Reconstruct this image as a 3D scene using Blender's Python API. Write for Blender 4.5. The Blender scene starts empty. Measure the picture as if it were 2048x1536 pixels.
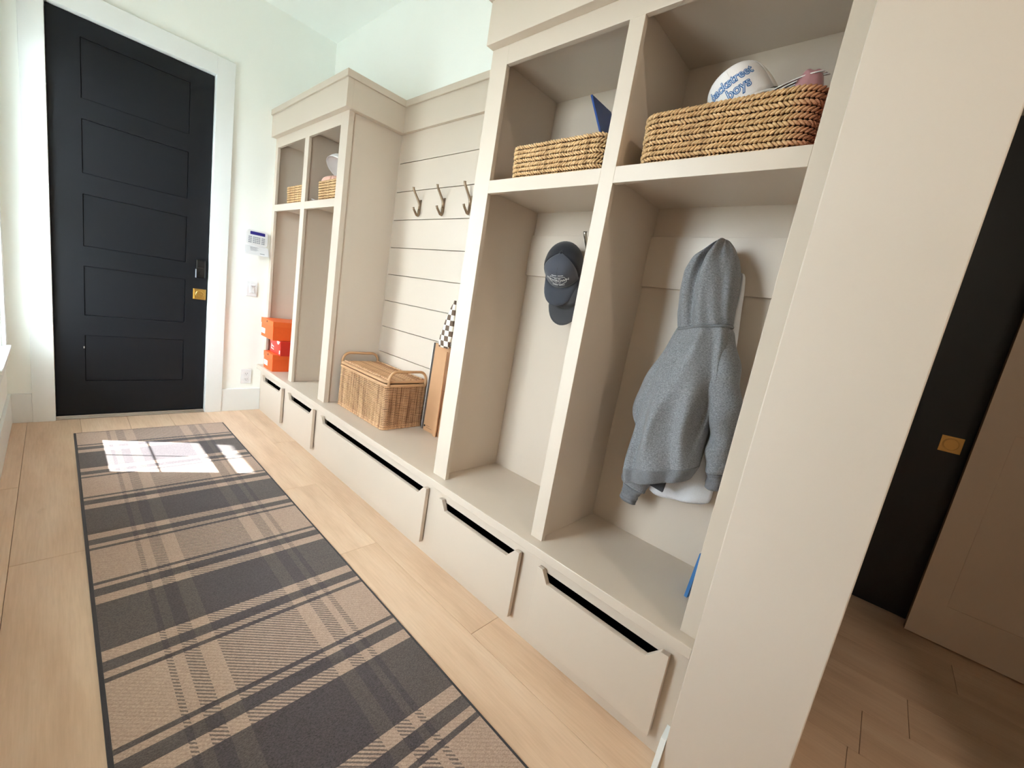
import bpy, bmesh, math, random
from mathutils import Vector, Matrix
random.seed(7)
SC = bpy.context.scene
COL = SC.collection
PI = math.pi

# ------------------------------------------------------------------ camera
cam_d = bpy.data.cameras.new('camera')
cam_d.sensor_fit = 'HORIZONTAL'
cam_d.sensor_width = 36.0
cam_d.lens = 36.0 * 826.58 / 2048.0
cam_d.clip_start = 0.02
cam = bpy.data.objects.new('camera', cam_d)
COL.objects.link(cam)
cam.location = (-1.1970, -3.9061, 1.2226)
cam.rotation_euler = (1.3905, -0.1672, -0.8206)
SC.camera = cam

# ------------------------------------------------------------------ world, sun, exposure
SKY_STRENGTH = 13.5
world = bpy.data.worlds.new('sky')
SC.world = world
world.use_nodes = True
wn = world.node_tree
wn.nodes.clear()
_o = wn.nodes.new('ShaderNodeOutputWorld')
_b = wn.nodes.new('ShaderNodeBackground')
_b.inputs['Color'].default_value = (0.83, 0.91, 1.0, 1)
_b.inputs['Strength'].default_value = SKY_STRENGTH
wn.links.new(_b.outputs[0], _o.inputs[0])

sun_d = bpy.data.lights.new('sun', 'SUN')
sun_d.energy = 19.0
sun_d.angle = math.radians(0.55)
sun_d.color = (0.97, 0.99, 1.0)
sun = bpy.data.objects.new('sun', sun_d)
COL.objects.link(sun)
sun.location = (-6, 2, 8)
sun.rotation_euler = Vector((1.0, -0.5, -1.48)).to_track_quat('-Z', 'Y').to_euler()

vs = SC.view_settings
vs.view_transform = 'Standard'
vs.look = 'None'
vs.gamma = 1.0
vs.use_curve_mapping = False
vs.exposure = 1.12
SC.display_settings.display_device = 'sRGB'
SC.cycles.max_bounces = 10
SC.cycles.diffuse_bounces = 8
SC.cycles.glossy_bounces = 3
SC.cycles.transparent_max_bounces = 8
SC.cycles.caustics_reflective = False
SC.cycles.caustics_refractive = False
SC.cycles.use_adaptive_sampling = True
SC.cycles.adaptive_threshold = 0.02
SC.cycles.use_denoising = True

# ------------------------------------------------------------------ helpers
def lin(c):
    def f(v):
        v /= 255.0
        return v / 12.92 if v <= 0.04045 else ((v + 0.055) / 1.055) ** 2.4
    return tuple(f(v) for v in c) + (1.0,)


class N:
    """small node-tree helper"""
    def __init__(s, name):
        s.m = bpy.data.materials.new(name)
        s.m.use_nodes = True
        s.t = s.m.node_tree
        s.t.nodes.clear()
        s.out = s.t.nodes.new('ShaderNodeOutputMaterial')

    def n(s, kind, **kw):
        nd = s.t.nodes.new(kind)
        for k, v in kw.items():
            if k.startswith('i_'):
                nd.inputs[k[2:]].default_value = v
            else:
                setattr(nd, k, v)
        return nd

    def l(s, a, b):
        s.t.links.new(a, b)

    def math(s, op, a, b=None, c=None):
        nd = s.t.nodes.new('ShaderNodeMath')
        nd.operation = op
        for i, v in enumerate((a, b, c)):
            if v is None:
                continue
            if hasattr(v, 'is_linked'):
                s.l(v, nd.inputs[i])
            else:
                nd.inputs[i].default_value = v
        return nd.outputs[0]

    def mix(s, fac, a, b):
        nd = s.t.nodes.new('ShaderNodeMix')
        nd.data_type = 'RGBA'
        for idx, v in ((0, fac), (6, a), (7, b)):
            if hasattr(v, 'is_linked'):
                s.l(v, nd.inputs[idx])
            else:
                nd.inputs[idx].default_value = v
        return nd.outputs[2]

    def obj(s):
        return s.n('ShaderNodeTexCoord').outputs['Object']

    def mapping(s, vec, scale, loc=(0, 0, 0)):
        mp = s.n('ShaderNodeMapping')
        mp.inputs['Scale'].default_value = scale
        mp.inputs['Location'].default_value = loc
        s.l(vec, mp.inputs['Vector'])
        return mp.outputs[0]

    def noise(s, vec, scale, detail=2.0, rough=0.5):
        nd = s.n('ShaderNodeTexNoise')
        nd.inputs['Scale'].default_value = scale
        nd.inputs['Detail'].default_value = detail
        nd.inputs['Roughness'].default_value = rough
        if vec is not None:
            s.l(vec, nd.inputs['Vector'])
        return nd.outputs['Fac']

    def ramp(s, fac, stops, interp='LINEAR'):
        nd = s.n('ShaderNodeValToRGB')
        cr = nd.color_ramp
        cr.interpolation = interp
        while len(cr.elements) < len(stops):
            cr.elements.new(0.5)
        for e, (p, c) in zip(cr.elements, stops):
            e.position = p
            e.color = c
        s.l(fac, nd.inputs[0])
        return nd.outputs[0]

    def finish(s, color, rough=0.5, metallic=0.0, bump=None, bstr=0.2, bdist=0.002, spec=None, sheen=0.0, alpha=None, sss=None, trans=0.0):
        p = s.n('ShaderNodeBsdfPrincipled')
        for key, v in (('Base Color', color), ('Roughness', rough), ('Metallic', metallic)):
            if hasattr(v, 'is_linked'):
                s.l(v, p.inputs[key])
            else:
                p.inputs[key].default_value = v
        if spec is not None:
            p.inputs['Specular IOR Level'].default_value = spec
        if sheen:
            p.inputs['Sheen Weight'].default_value = sheen
        if trans:
            p.inputs['Transmission Weight'].default_value = trans
        if bump is not None:
            b = s.n('ShaderNodeBump')
            b.inputs['Strength'].default_value = bstr
            b.inputs['Distance'].default_value = bdist
            s.l(bump, b.inputs['Height'])
            s.l(b.outputs[0], p.inputs['Normal'])
        s.l(p.outputs[0], s.out.inputs['Surface'])
        return s.m


def paint(name, rgb, rough=0.45, var=0.02, bscale=220.0, bstr=0.04, spec=None):
    t = N(name)
    o = t.obj()
    c = lin(rgb)
    f = t.noise(o, 3.0, 3.0)
    col = t.mix(f, tuple(v * (1 - var) for v in c[:3]) + (1,), tuple(min(1, v * (1 + var)) for v in c[:3]) + (1,))
    return t.finish(col, rough, bump=t.noise(o, bscale, 2.0), bstr=bstr, bdist=0.001, spec=spec)


def plain(name, rgb, rough=0.5, metallic=0.0, var=0.04, scale=40.0):
    t = N(name)
    c = lin(rgb)
    f = t.noise(t.obj(), scale, 2.0)
    col = t.mix(f, tuple(v * (1 - var) for v in c[:3]) + (1,), tuple(min(1, v * (1 + var)) for v in c[:3]) + (1,))
    return t.finish(col, rough, metallic)


def fabric(name, a, b, scale=300.0, rough=0.9, bstr=0.3, sheen=0.2, stretch=(1, 1, 1)):
    t = N(name)
    o = t.mapping(t.obj(), stretch)
    f = t.noise(o, scale, 3.0, 0.7)
    col = t.ramp(f, [(0.3, lin(a)), (0.7, lin(b))])
    return t.finish(col, rough, bump=f, bstr=bstr, bdist=0.001, sheen=sheen)


M = {}
M['wall'] = paint('wall_paint', (243, 246, 242), 0.6)
M['wall_taupe'] = paint('taupe_wall_paint', (206, 193, 180), 0.5)
M['ceil'] = paint('ceiling_paint', (243, 247, 244), 0.7)
M['trim'] = paint('white_trim_paint', (228, 231, 231), 0.35)
M['cab'] = paint('taupe_cabinet_paint', (201, 187, 172), 0.38)
M['cab_in'] = M['cab']
M['black'] = paint('black_door_paint', (13, 16, 22), 0.5, 0.05, spec=0.28)
M['navy'] = paint('near_black_door_paint', (14, 16, 22), 0.45, 0.05)
M['cream'] = paint('cream_door_paint', (226, 205, 186), 0.45)
M['edge'] = plain('raw_door_edge', (120, 98, 78), 0.7)
M['brass'] = plain('brass', (214, 176, 98), 0.28, 1.0)
M['brass_dull'] = plain('aged_brass', (186, 142, 84), 0.35, 1.0)
M['champagne'] = plain('champagne_bronze', (158, 138, 118), 0.32, 1.0)
M['nickel'] = plain('satin_nickel', (190, 184, 172), 0.3, 1.0)
M['alu'] = plain('aluminium', (196, 194, 190), 0.35, 1.0)
M['white_plastic'] = plain('white_plastic', (228, 229, 232), 0.35)
M['grey_plastic'] = plain('grey_plastic', (150, 155, 165), 0.4)
M['lcd'] = plain('blue_display', (52, 48, 130), 0.2)
M['black_plastic'] = plain('black_plastic', (18, 19, 22), 0.25)
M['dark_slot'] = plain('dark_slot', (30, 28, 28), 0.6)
M['orange'] = plain('orange_card', (233, 96, 34), 0.5)
M['orange_lid'] = plain('orange_card_lid', (236, 104, 42), 0.5)
M['red'] = plain('red_card', (205, 48, 34), 0.45)
M['paper'] = plain('white_paper', (236, 234, 230), 0.6)
M['card'] = plain('brown_cardboard', (186, 142, 104), 0.75, 0, 0.08, 12)
M['card_edge'] = plain('dark_cardboard_edge', (66, 56, 50), 0.7)
M['ink'] = plain('dark_ink', (70, 55, 45), 0.7)
M['white_print'] = plain('white_print', (226, 226, 226), 0.6)
M['blue'] = plain('blue_card', (36, 72, 140), 0.45)
M['blue_book'] = plain('blue_book_cover', (52, 104, 158), 0.4)
M['pink'] = plain('pink_fabric', (206, 158, 140), 0.8)
M['pink_bag'] = plain('pink_plastic', (172, 122, 126), 0.35)
M['brown'] = plain('brown_leather', (92, 58, 40), 0.5)
M['binding'] = fabric('charcoal_binding', (40, 38, 42), (58, 54, 58), 500)
M['hoodie'] = fabric('heather_grey_fleece', (88, 89, 93), (152, 153, 158), 200, stretch=(1, 1, 2.2))
M['rib'] = fabric('grey_rib_knit', (88, 89, 93), (132, 133, 138), 300, stretch=(2.5, 2.5, .3))
M['tee'] = fabric('white_cotton', (214, 214, 218), (236, 236, 240), 600)
M['cap_navy'] = fabric('charcoal_cap_cotton', (60, 62, 72), (78, 80, 90), 900, bstr=0.1)
M['cap_bill'] = fabric('charcoal_bill_cotton', (50, 53, 62), (64, 67, 76), 900, bstr=0.1)
M['cap_mesh'] = fabric('black_cap_mesh', (10, 11, 18), (30, 32, 44), 700, bstr=0.6)
M['cap_grey'] = fabric('dark_grey_cap_cotton', (58, 57, 60), (72, 71, 74), 900, bstr=0.1)
M['cap_white'] = fabric('white_cap_cotton', (222, 216, 214), (236, 231, 229), 700, bstr=0.1)
M['cap_under'] = fabric('dark_bill_underside', (58, 61, 68), (74, 77, 84), 700, bstr=0.1)
M['cap_pink'] = fabric('pink_cap_cotton', (212, 160, 142), (224, 176, 158), 700, bstr=0.1)
M['cap_beige'] = fabric('beige_cap_lining', (190, 172, 150), (206, 190, 168), 700, bstr=0.1)
M['print_blue'] = plain('blue_print', (42, 98, 158), 0.6)
M['print_pale'] = plain('pale_blue_print', (214, 226, 236), 0.6)
M['rattan'] = plain('rattan_cane', (190, 148, 108), 0.5, 0, 0.12, 25)
M['black_knob'] = plain('black_fastener', (25, 23, 22), 0.5)
M['grass'] = plain('pale_paving', (150, 152, 148), 0.9, 0, 0.1, 6)
M['roof'] = plain('soffit_paint', (225, 225, 220), 0.7)
M['fill_lamp_trim'] = plain('fill_lamp_trim', (235, 235, 230), 0.4)


def mat_glass():
    t = N('window_glass')
    tr = t.n('ShaderNodeBsdfTransparent')
    tr.inputs[0].default_value = (0.97, 0.99, 0.98, 1)
    gl = t.n('ShaderNodeBsdfGlossy')
    gl.inputs['Roughness'].default_value = 0.02
    mx = t.n('ShaderNodeMixShader')
    mx.inputs[0].default_value = 0.05
    t.l(tr.outputs[0], mx.inputs[1])
    t.l(gl.outputs[0], mx.inputs[2])
    t.l(mx.outputs[0], t.out.inputs['Surface'])
    return t.m


M['glass'] = mat_glass()


def mat_wood():
    t = N('oak_plank')
    o = t.obj()
    rnd = t.n('ShaderNodeObjectInfo').outputs['Random']
    off = t.n('ShaderNodeCombineXYZ')
    t.l(t.math('MULTIPLY', rnd, 37.0), off.inputs[0])
    t.l(t.math('MULTIPLY', rnd, 91.0), off.inputs[1])
    add = t.n('ShaderNodeVectorMath', operation='ADD')
    t.l(o, add.inputs[0])
    t.l(off.outputs[0], add.inputs[1])
    v = add.outputs[0]
    fine = t.noise(t.mapping(v, (60, 3.0, 1)), 2.2, 5.0, 0.6)
    broad = t.noise(t.mapping(v, (6, 1.1, 1)), 1.6, 4.0, 0.55)
    knots = t.noise(t.mapping(v, (9, 4, 1)), 1.3, 2.0, 0.5)
    c1 = t.ramp(broad, [(0.28, lin((206, 173, 145))), (0.5, lin((222, 191, 163))), (0.75, lin((229, 202, 176)))])
    c2 = t.mix(t.ramp(fine, [(0.35, (0.16, 0.16, 0.16, 1)), (0.62, (0, 0, 0, 1))]), c1, lin((168, 132, 98)))
    c3 = t.mix(t.ramp(knots, [(0.70, (0, 0, 0, 1)), (0.80, (0.35, 0.35, 0.35, 1))]), c2, lin((150, 110, 78)))
    tone = t.mix(rnd, (0.93, 0.92, 0.90, 1), (1.0, 1.0, 1.0, 1))
    mul = t.n('ShaderNodeMix', data_type='RGBA', blend_type='MULTIPLY')
    mul.inputs[0].default_value = 1.0
    t.l(c3, mul.inputs[6])
    t.l(tone, mul.inputs[7])
    rg = t.ramp(fine, [(0.3, (0.48, 0.48, 0.48, 1)), (0.7, (0.38, 0.38, 0.38, 1))])
    return t.finish(mul.outputs[2], rg, bump=fine, bstr=0.12, bdist=0.001)


M['oak'] = mat_wood()
M['underfloor'] = plain('dark_underfloor', (96, 74, 54), 0.9)

RUG_X0, RUG_X1, RUG_Y0, RUG_Y1 = -1.134, -0.345, -0.313, -3.78


def mat_rug():
    t = N('plaid_rug_pile')
    sep = t.n('ShaderNodeSeparateXYZ')
    t.l(t.obj(), sep.inputs[0])
    x, y = sep.outputs[0], sep.outputs[1]          # object origin sits at the world origin of the plan
    K, W = (0, 0, 0, 1), (1, 1, 1, 1)
    # stripes across the width
    xs = [(-0.990, K), (-0.975, W), (-0.949, K), (-0.908, W), (-0.8615, K), (-0.615, W), (-0.569, K), (-0.526, W), (-0.501, K), (-0.4835, W)]
    u = t.math('SUBTRACT', x, -1.2)
    vx = t.ramp(u, [(0.0, W)] + [(p + 1.2, c) for p, c in xs], 'CONSTANT')
    # stripes along the length, repeating every 0.739 m
    per = 0.739
    d = t.math('SUBTRACT', t.math('MULTIPLY', y, -1.0), 1.787 - 4 * per)
    w = t.math('DIVIDE', t.math('MODULO', d, per), per)
    ys = [(0.0, W), (0.229, K), (0.247, W), (0.271, K), (0.316, W), (0.362, K), (0.604, W), (0.651, K), (0.695, W), (0.721, K)]
    vy = t.ramp(w, [(p / per, c) for p, c in ys], 'CONSTANT')
    # twill: diagonal ribs where light weft crosses dark warp
    wob = t.math('MULTIPLY', t.noise(t.obj(), 160.0, 2.0), 0.004)
    tw = t.math('FRACT', t.math('DIVIDE', t.math('ADD', t.math('ADD', t.math('MULTIPLY', x, 0.85), y), t.math('ADD', wob, 20.0)), 0.0136))
    hatch = t.math('GREATER_THAN', tw, 0.52)
    fib = t.ramp(t.noise(t.mapping(t.obj(), (1, 1.6, 1)), 210.0, 3.0, 0.75), [(0.28, (0, 0, 0, 1)), (0.72, (1, 1, 1, 1))])
    fib2 = t.noise(t.mapping(t.obj(), (60, 300, 1)), 1.6, 2.0, 0.6)
    tan = t.mix(fib, lin((158, 130, 114)), lin((214, 186, 166)))
    dark = t.mix(fib, lin((36, 30, 34)), lin((98, 87, 90)))
    dark_l = t.mix(fib, lin((50, 43, 43)), lin((116, 104, 100)))
    hcol = t.mix(hatch, tan, t.mix(0.25, dark, tan))
    ribs = t.math('MULTIPLY', t.math('LESS_THAN', tw, 0.3), 0.22)
    tan_r = t.mix(ribs, tan, lin((120, 98, 84)))
    on_tan = t.mix(vx, hcol, tan_r)
    on_dark = t.mix(vx, dark, dark_l)
    col = t.mix(vy, on_dark, on_tan)
    col = t.mix(t.math('MULTIPLY', fib2, 0.18), col, lin((74, 62, 58)))
    return t.finish(col, 0.95, bump=fib, bstr=0.5, bdist=0.003, sheen=0.15)


M['rug'] = mat_rug()


def mat_jute(name, red=False):
    t = N(name)
    o = t.obj()
    f = t.noise(o, 55.0, 3.0, 0.65)
    g = t.noise(t.mapping(o, (1, 1, 9)), 7.0, 2.0)
    col = t.ramp(f, [(0.3, lin((158, 122, 82))), (0.52, lin((205, 168, 122))), (0.72, lin((228, 196, 152)))])
    col = t.mix(t.ramp(g, [(0.55, (0, 0, 0, 1)), (0.75, (0.55, 0.55, 0.55, 1))]), col, lin((150, 112, 74)))
    if red:  # red glow painted into the colour towards the near end
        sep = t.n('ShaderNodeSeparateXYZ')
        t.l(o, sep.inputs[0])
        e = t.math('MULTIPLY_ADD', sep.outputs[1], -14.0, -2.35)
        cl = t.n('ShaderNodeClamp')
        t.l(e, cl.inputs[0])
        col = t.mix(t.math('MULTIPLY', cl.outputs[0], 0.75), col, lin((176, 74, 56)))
    return t.finish(col, 0.75, bump=t.noise(o, 400, 2.0), bstr=0.4, bdist=0.002)


M['jute'] = mat_jute('jute_braid')
M['jute_red_glow'] = mat_jute('jute_braid_red_glow_end', True)
M['jute_in'] = plain('basket_inner', (84, 58, 38), 0.9)


def mat_wicker():
    t = N('wicker_weave')
    o = t.obj()
    col_n = t.noise(t.mapping(o, (40, 40, 2.5)), 1.7, 2.0, 0.6)
    band = t.noise(t.mapping(o, (1.2, 1.2, 26)), 1.6, 1.0)
    f = t.noise(o, 130.0, 2.0)
    col = t.ramp(col_n, [(0.32, lin((138, 94, 62))), (0.50, lin((200, 156, 116))), (0.75, lin((226, 188, 148)))])
    col = t.mix(t.ramp(band, [(0.60, (0, 0, 0, 1)), (0.74, (0.35, 0.35, 0.35, 1))]), col, lin((150, 106, 70)))
    col = t.mix(t.math('MULTIPLY', f, 0.25), col, lin((168, 124, 86)))
    return t.finish(col, 0.55)


M['wicker'] = mat_wicker()


def mat_checker():
    t = N('brown_cream_check_fabric')
    ck = t.n('ShaderNodeTexChecker')
    ck.inputs['Color1'].default_value = lin((112, 90, 74))
    ck.inputs['Color2'].default_value = lin((236, 228, 214))
    ck.inputs['Scale'].default_value = 1.0
    t.l(t.mapping(t.obj(), (60, 60, 46), (0.31, 0.27, 0.13)), ck.inputs['Vector'])
    return t.finish(ck.outputs[0], 0.85)


def mat_checker_uv():
    t = N('brown_cream_check_fabric')
    uv = t.n('ShaderNodeUVMap')
    ck = t.n('ShaderNodeTexChecker')
    ck.inputs['Color1'].default_value = lin((104, 84, 70))
    ck.inputs['Color2'].default_value = lin((236, 228, 216))
    ck.inputs['Scale'].default_value = 1.0
    t.l(uv.outputs[0], ck.inputs['Vector'])
    return t.finish(ck.outputs[0], 0.85)


M['check'] = mat_checker_uv()

OFF = {}


class MB:
    def __init__(s):
        s.v, s.f = [], []

    def add(s, vs_, fs_, m=None):
        b = len(s.v)
        for p in vs_:
            p = Vector(p)
            s.v.append(m @ p if m is not None else p)
        s.f += [tuple(i + b for i in f) for f in fs_]
        return s

    def box(s, x0, x1, y0, y1, z0, z1, m=None):
        x0, x1 = min(x0, x1), max(x0, x1)
        y0, y1 = min(y0, y1), max(y0, y1)
        z0, z1 = min(z0, z1), max(z0, z1)
        return s.add([(x0, y0, z0), (x1, y0, z0), (x1, y1, z0), (x0, y1, z0), (x0, y0, z1), (x1, y0, z1), (x1, y1, z1), (x0, y1, z1)],
                     [(0, 3, 2, 1), (4, 5, 6, 7), (0, 1, 5, 4), (1, 2, 6, 5), (2, 3, 7, 6), (3, 0, 4, 7)], m)

    def prism(s, poly, fa, fb, m=None):
        """poly: list of 2d points (counter-clockwise seen from fa side); fa, fb map 2d to 3d"""
        n = len(poly)
        vs_ = [fa(*p) for p in poly] + [fb(*p) for p in poly]
        fs_ = [tuple(range(n))[::-1], tuple(range(n, 2 * n))]
        for i in range(n):
            j = (i + 1) % n
            fs_.append((i, j, n + j, n + i))
        return s.add(vs_, fs_, m)

    def rings(s, rings, cap=True, loop=False, m=None):
        n = len(rings[0])
        vs_ = [p for r in rings for p in r]
        fs_ = []
        k = len(rings)
        for a in range(k if loop else k - 1):
            b = (a + 1) % k
            for i in range(n):
                j = (i + 1) % n
                fs_.append((a * n + i, a * n + j, b * n + j, b * n + i))
        if cap and not loop:
            fs_.append(tuple(range(n))[::-1])
            fs_.append(tuple(range((k - 1) * n, k * n)))
        return s.add(vs_, fs_, m)

    def tube(s, path, r, n=8, loop=False, m=None, cap=True):
        path = [Vector(p) for p in path]
        k = len(path)
        rad = r if isinstance(r, (list, tuple)) else [r] * k
        rr = []
        up = None
        for i, p in enumerate(path):
            if loop:
                t = path[(i + 1) % k] - path[i - 1]
            else:
                t = path[min(i + 1, k - 1)] - path[max(i - 1, 0)]
            t.normalize()
            if up is None:
                up = Vector((0, 0, 1)) if abs(t.z) < 0.9 else Vector((1, 0, 0))
            a = t.cross(up)
            a.normalize()
            b = a.cross(t)
            b.normalize()
            up = b
            rr.append([p + (a * math.cos(2 * PI * q / n) + b * math.sin(2 * PI * q / n)) * rad[i] for q in range(n)])
        return s.rings(rr, cap=cap, loop=loop, m=m)

    def disc(s, c, axis, r, h, n=24, m=None):
        """cylinder from c along axis for h"""
        c = Vector(c)
        ax = Vector(axis).normalized()
        return s.tube([c, c + ax * h], r, n, m=m)

    def ellipsoid(s, c, a, b, c3, axes, nu=8, nv=5):
        c = Vector(c)
        X_, Y_, Z_ = axes
        rr = []
        for i in range(1, nv):
            ph = PI * i / nv
            rr.append([c + X_ * (a * math.cos(ph)) + Y_ * (b * math.sin(ph) * math.cos(2 * PI * q / nu)) + Z_ * (c3 * math.sin(ph) * math.sin(2 * PI * q / nu)) for q in range(nu)])
        return s.rings(rr)

    def grid(s, fn, nu, nv, closeu=False, m=None):
        vs_ = []
        for j in range(nv):
            for i in range(nu):
                vs_.append(fn(i, j))
        fs_ = []
        for j in range(nv - 1):
            for i in range(nu if closeu else nu - 1):
                i2 = (i + 1) % nu
                fs_.append((j * nu + i, j * nu + i2, (j + 1) * nu + i2, (j + 1) * nu + i))
        return s.add(vs_, fs_, m)

    def mesh(s, name, off=None, smooth=False, fixn=True):
        me = bpy.data.meshes.new(name)
        o = off or Vector((0, 0, 0))
        me.from_pydata([tuple(p - o) for p in s.v], [], s.f)
        if fixn:
            bm = bmesh.new()
            bm.from_mesh(me)
            bmesh.ops.recalc_face_normals(bm, faces=bm.faces)
            bm.to_mesh(me)
            bm.free()
        if smooth:
            me.polygons.foreach_set('use_smooth', [True] * len(me.polygons))
        me.update()
        return me

    def build(s, name, mat, parent=None, smooth=False, bevel=0.0, local=False, sub=0, solid=0.0, fixn=True):
        off = Vector((0, 0, 0))
        if parent is not None and not local:
            off = OFF.get(parent.name, Vector((0, 0, 0)))
        me = s.mesh(name, off, smooth, fixn)
        return link(name, me, mat, parent, bevel, sub, solid)


def link(name, me, mat, parent=None, bevel=0.0, sub=0, solid=0.0):
    if mat is not None and not me.materials:
        me.materials.append(M[mat] if isinstance(mat, str) else mat)
    ob = bpy.data.objects.new(name, me)
    COL.objects.link(ob)
    if parent is not None:
        ob.parent = parent
        OFF[ob.name] = OFF.get(parent.name, Vector((0, 0, 0)))
    if solid:
        md = ob.modifiers.new('thickness', 'SOLIDIFY')
        md.thickness = solid
        md.offset = 0
    if sub:
        md = ob.modifiers.new('smooth', 'SUBSURF')
        md.levels = md.render_levels = sub
    if bevel:
        md = ob.modifiers.new('bevel', 'BEVEL')
        md.width = bevel
        md.segments = 2
        md.limit_method = 'ANGLE'
        md.angle_limit = math.radians(40)
    return ob


def tag(o, label=None, cat=None, group=None, kind=None):
    for k, v in (('label', label), ('category', cat), ('group', group), ('kind', kind)):
        if v:
            o[k] = v
    return o


def thing(name, label, cat, loc=(0, 0, 0), group=None, rot=None):
    o = bpy.data.objects.new(name, None)
    o.empty_display_size = 0.05
    COL.objects.link(o)
    o.location = loc
    if rot is not None:
        o.rotation_euler = rot
    OFF[o.name] = Vector(loc)
    return tag(o, label, cat, group)


def struct(name, mb, mat, label=None, bevel=0.0):
    o = mb.build(name, mat, bevel=bevel)
    o['kind'] = 'structure'
    if label:
        o['label'] = label
    return o


# ------------------------------------------------------------------ room shell
H = 3.09
WL = -1.405
YB = -6.6      # rear of the hall behind the camera
XR = 1.80      # far wall of the side passage

# floor: dark bed with single oak planks
floor = struct('floor', MB().box(WL - 0.16, XR + 0.2, YB - 0.2, 0.16, -0.12, -0.012), 'underfloor', 'wide light oak plank floor')
joints = {-6: [-1.04, -2.6, -4.3], -5: [-1.76, -3.55, -5.1], -4: [-0.9, -2.7, -4.4], -3: [-1.5, -3.2, -5.0], -2: [-0.62, -2.25, -4.05],
          -1: [-1.581, -2.300, -4.02, -5.6], 0: [-0.85, -3.007, -4.75]}
for k in range(-6, 9):
    x0, x1 = -0.16 + 0.234 * k, -0.16 + 0.234 * (k + 1)
    x0, x1 = max(x0, WL), min(x1, XR)
    if x1 - x0 < 0.01:
        continue
    ytop = 0.0 if k <= 0 else -3.55
    if k <= 0:
        js = joints[k]
    else:
        js = [-4.14, -5.6] if k == 3 else [-3.95 - (k * 0.73) % 1.3, -5.3 - (k * 0.37) % 0.8]
    edges = [ytop] + [j for j in js if j < ytop - 0.1] + [YB]
    if k == 0:
        x1 = min(x1, 0.06)
    for a, b in zip(edges[:-1], edges[1:]):
        cx, cy = (x0 + x1) / 2, (a + b) / 2
        p = MB().box(x0 - cx + 0.0006, x1 - cx - 0.0006, b - cy + 0.0007, a - cy - 0.0007, -0.012, 0.0)
        o = p.build('plank', 'oak', floor, local=True, bevel=0.0012)
        o.location = (cx, cy, 0)

ceiling = struct('ceiling', MB().box(WL - 0.16, XR + 0.2, YB - 0.2, 0.16, H, H + 0.12), 'ceil', 'smooth white ceiling')

# end wall with the door opening
DX0, DX1, DZ0, DZ1 = -1.203, -0.406, 0.024, 2.465
J = 0.022
w = MB()
w.box(WL - 0.16, DX0 - J, 0, 0.15, 0, H).box(DX1 + J, 0.55, 0, 0.15, 0, H).box(DX0 - J, DX1 + J, 0, 0.15, DZ1 + J, H)
w.box(DX0 - J, DX1 + J, 0.12, 0.15, 0, DZ1 + J)
struct('wall_end', w, 'wall', 'white end wall around the black door')
# left wall with the window opening
WY0, WY1, WZ0, WZ1 = -0.215, -0.825, 0.505, 2.28
W2DY = -2.02
w = MB()
w.box(WL - 0.15, WL, WY0, 0.0, 0, H).box(WL - 0.15, WL, WY0 + W2DY, WY1, 0, H).box(WL - 0.15, WL, YB, WY1 + W2DY, 0, H)
for q in (0.0, W2DY):
    w.box(WL - 0.15, WL, WY1 + q, WY0 + q, 0, WZ0).box(WL - 0.15, WL, WY1 + q, WY0 + q, WZ1, H)
struct('wall_left', w, 'wall', 'white wall with the tall window beside the black door')
# right wall behind the built-in
struct('wall_right', MB().box(0.400, 0.52, -3.705, 0, 0, H), 'wall', 'white wall above the built-in lockers')
# wall end between lockers and side passage
struct('wall_stub', MB().box(-0.05, 0.52, -3.966, -3.705, 0, H), 'wall_taupe', 'taupe painted wall end beside the lockers', bevel=0.003)
struct('wall_rear', MB().box(WL - 0.15, XR + 0.15, YB - 0.15, YB, 0, H), 'wall')
struct('wall_rear_right', MB().box(-0.05, 0.10, YB, -4.75, 0, H), 'wall_taupe')
w = MB()
w.box(XR, XR + 0.12, -3.30, 0.0, 0, H).box(XR, XR + 0.12, YB, -5.30, 0, H).box(XR, XR + 0.12, -5.30, -3.30, 2.47, H).box(XR + 0.10, XR + 0.14, -5.30, -3.30, 0, 2.47)
struct('wall_far_right', w, 'wall_taupe')
struct('wall_passage', MB().box(0.52, XR, -3.55, -3.45, 0, H), 'wall_taupe')

# casing and baseboards
c = struct('trim_1', MB().box(-1.306, DX0 - 0.004, -0.018, 0, 0, 2.59), 'trim', 'flat white door casing', bevel=0.002)
MB().box(DX1 + 0.004, -0.292, -0.018, 0, 0, 2.59).build('casing_leg', 'trim', c, bevel=0.002)
MB().box(DX0 - 0.004, DX1 + 0.004, -0.018, 0, DZ1 + 0.004, 2.59).build('casing_head', 'trim', c, bevel=0.002)
jb = MB().box(DX0 - J, DX0 - 0.003, -0.006, 0.12, 0, DZ1 + J).box(DX1 + 0.003, DX1 + J, -0.006, 0.12, 0, DZ1 + J).box(DX0 - J, DX1 + J, -0.006, 0.12, DZ1 + 0.003, DZ1 + J)
jb.build('jamb', 'trim', c, bevel=0.001)
MB().box(DX0 - 0.003, DX1 + 0.003, 0.002, 0.10, 0, 0.010).box(DX0 - 0.003, DX1 + 0.003, 0.016, 0.10, 0.009, 0.021).build('threshold', 'alu', c, bevel=0.002)
struct('baseboard_end_left', MB().box(WL, -1.306, -0.014, 0, 0, 0.19), 'trim', 'white baseboard left of the black door', bevel=0.002)
struct('baseboard_end_right', MB().box(-0.292, -0.013, -0.014, 0, 0, 0.19), 'trim', 'white baseboard between black door and lockers', bevel=0.002)
struct('baseboard_left', MB().box(WL, WL + 0.014, YB, -0.014, 0, 0.19), 'trim', 'white baseboard under the window', bevel=0.002)
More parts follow.
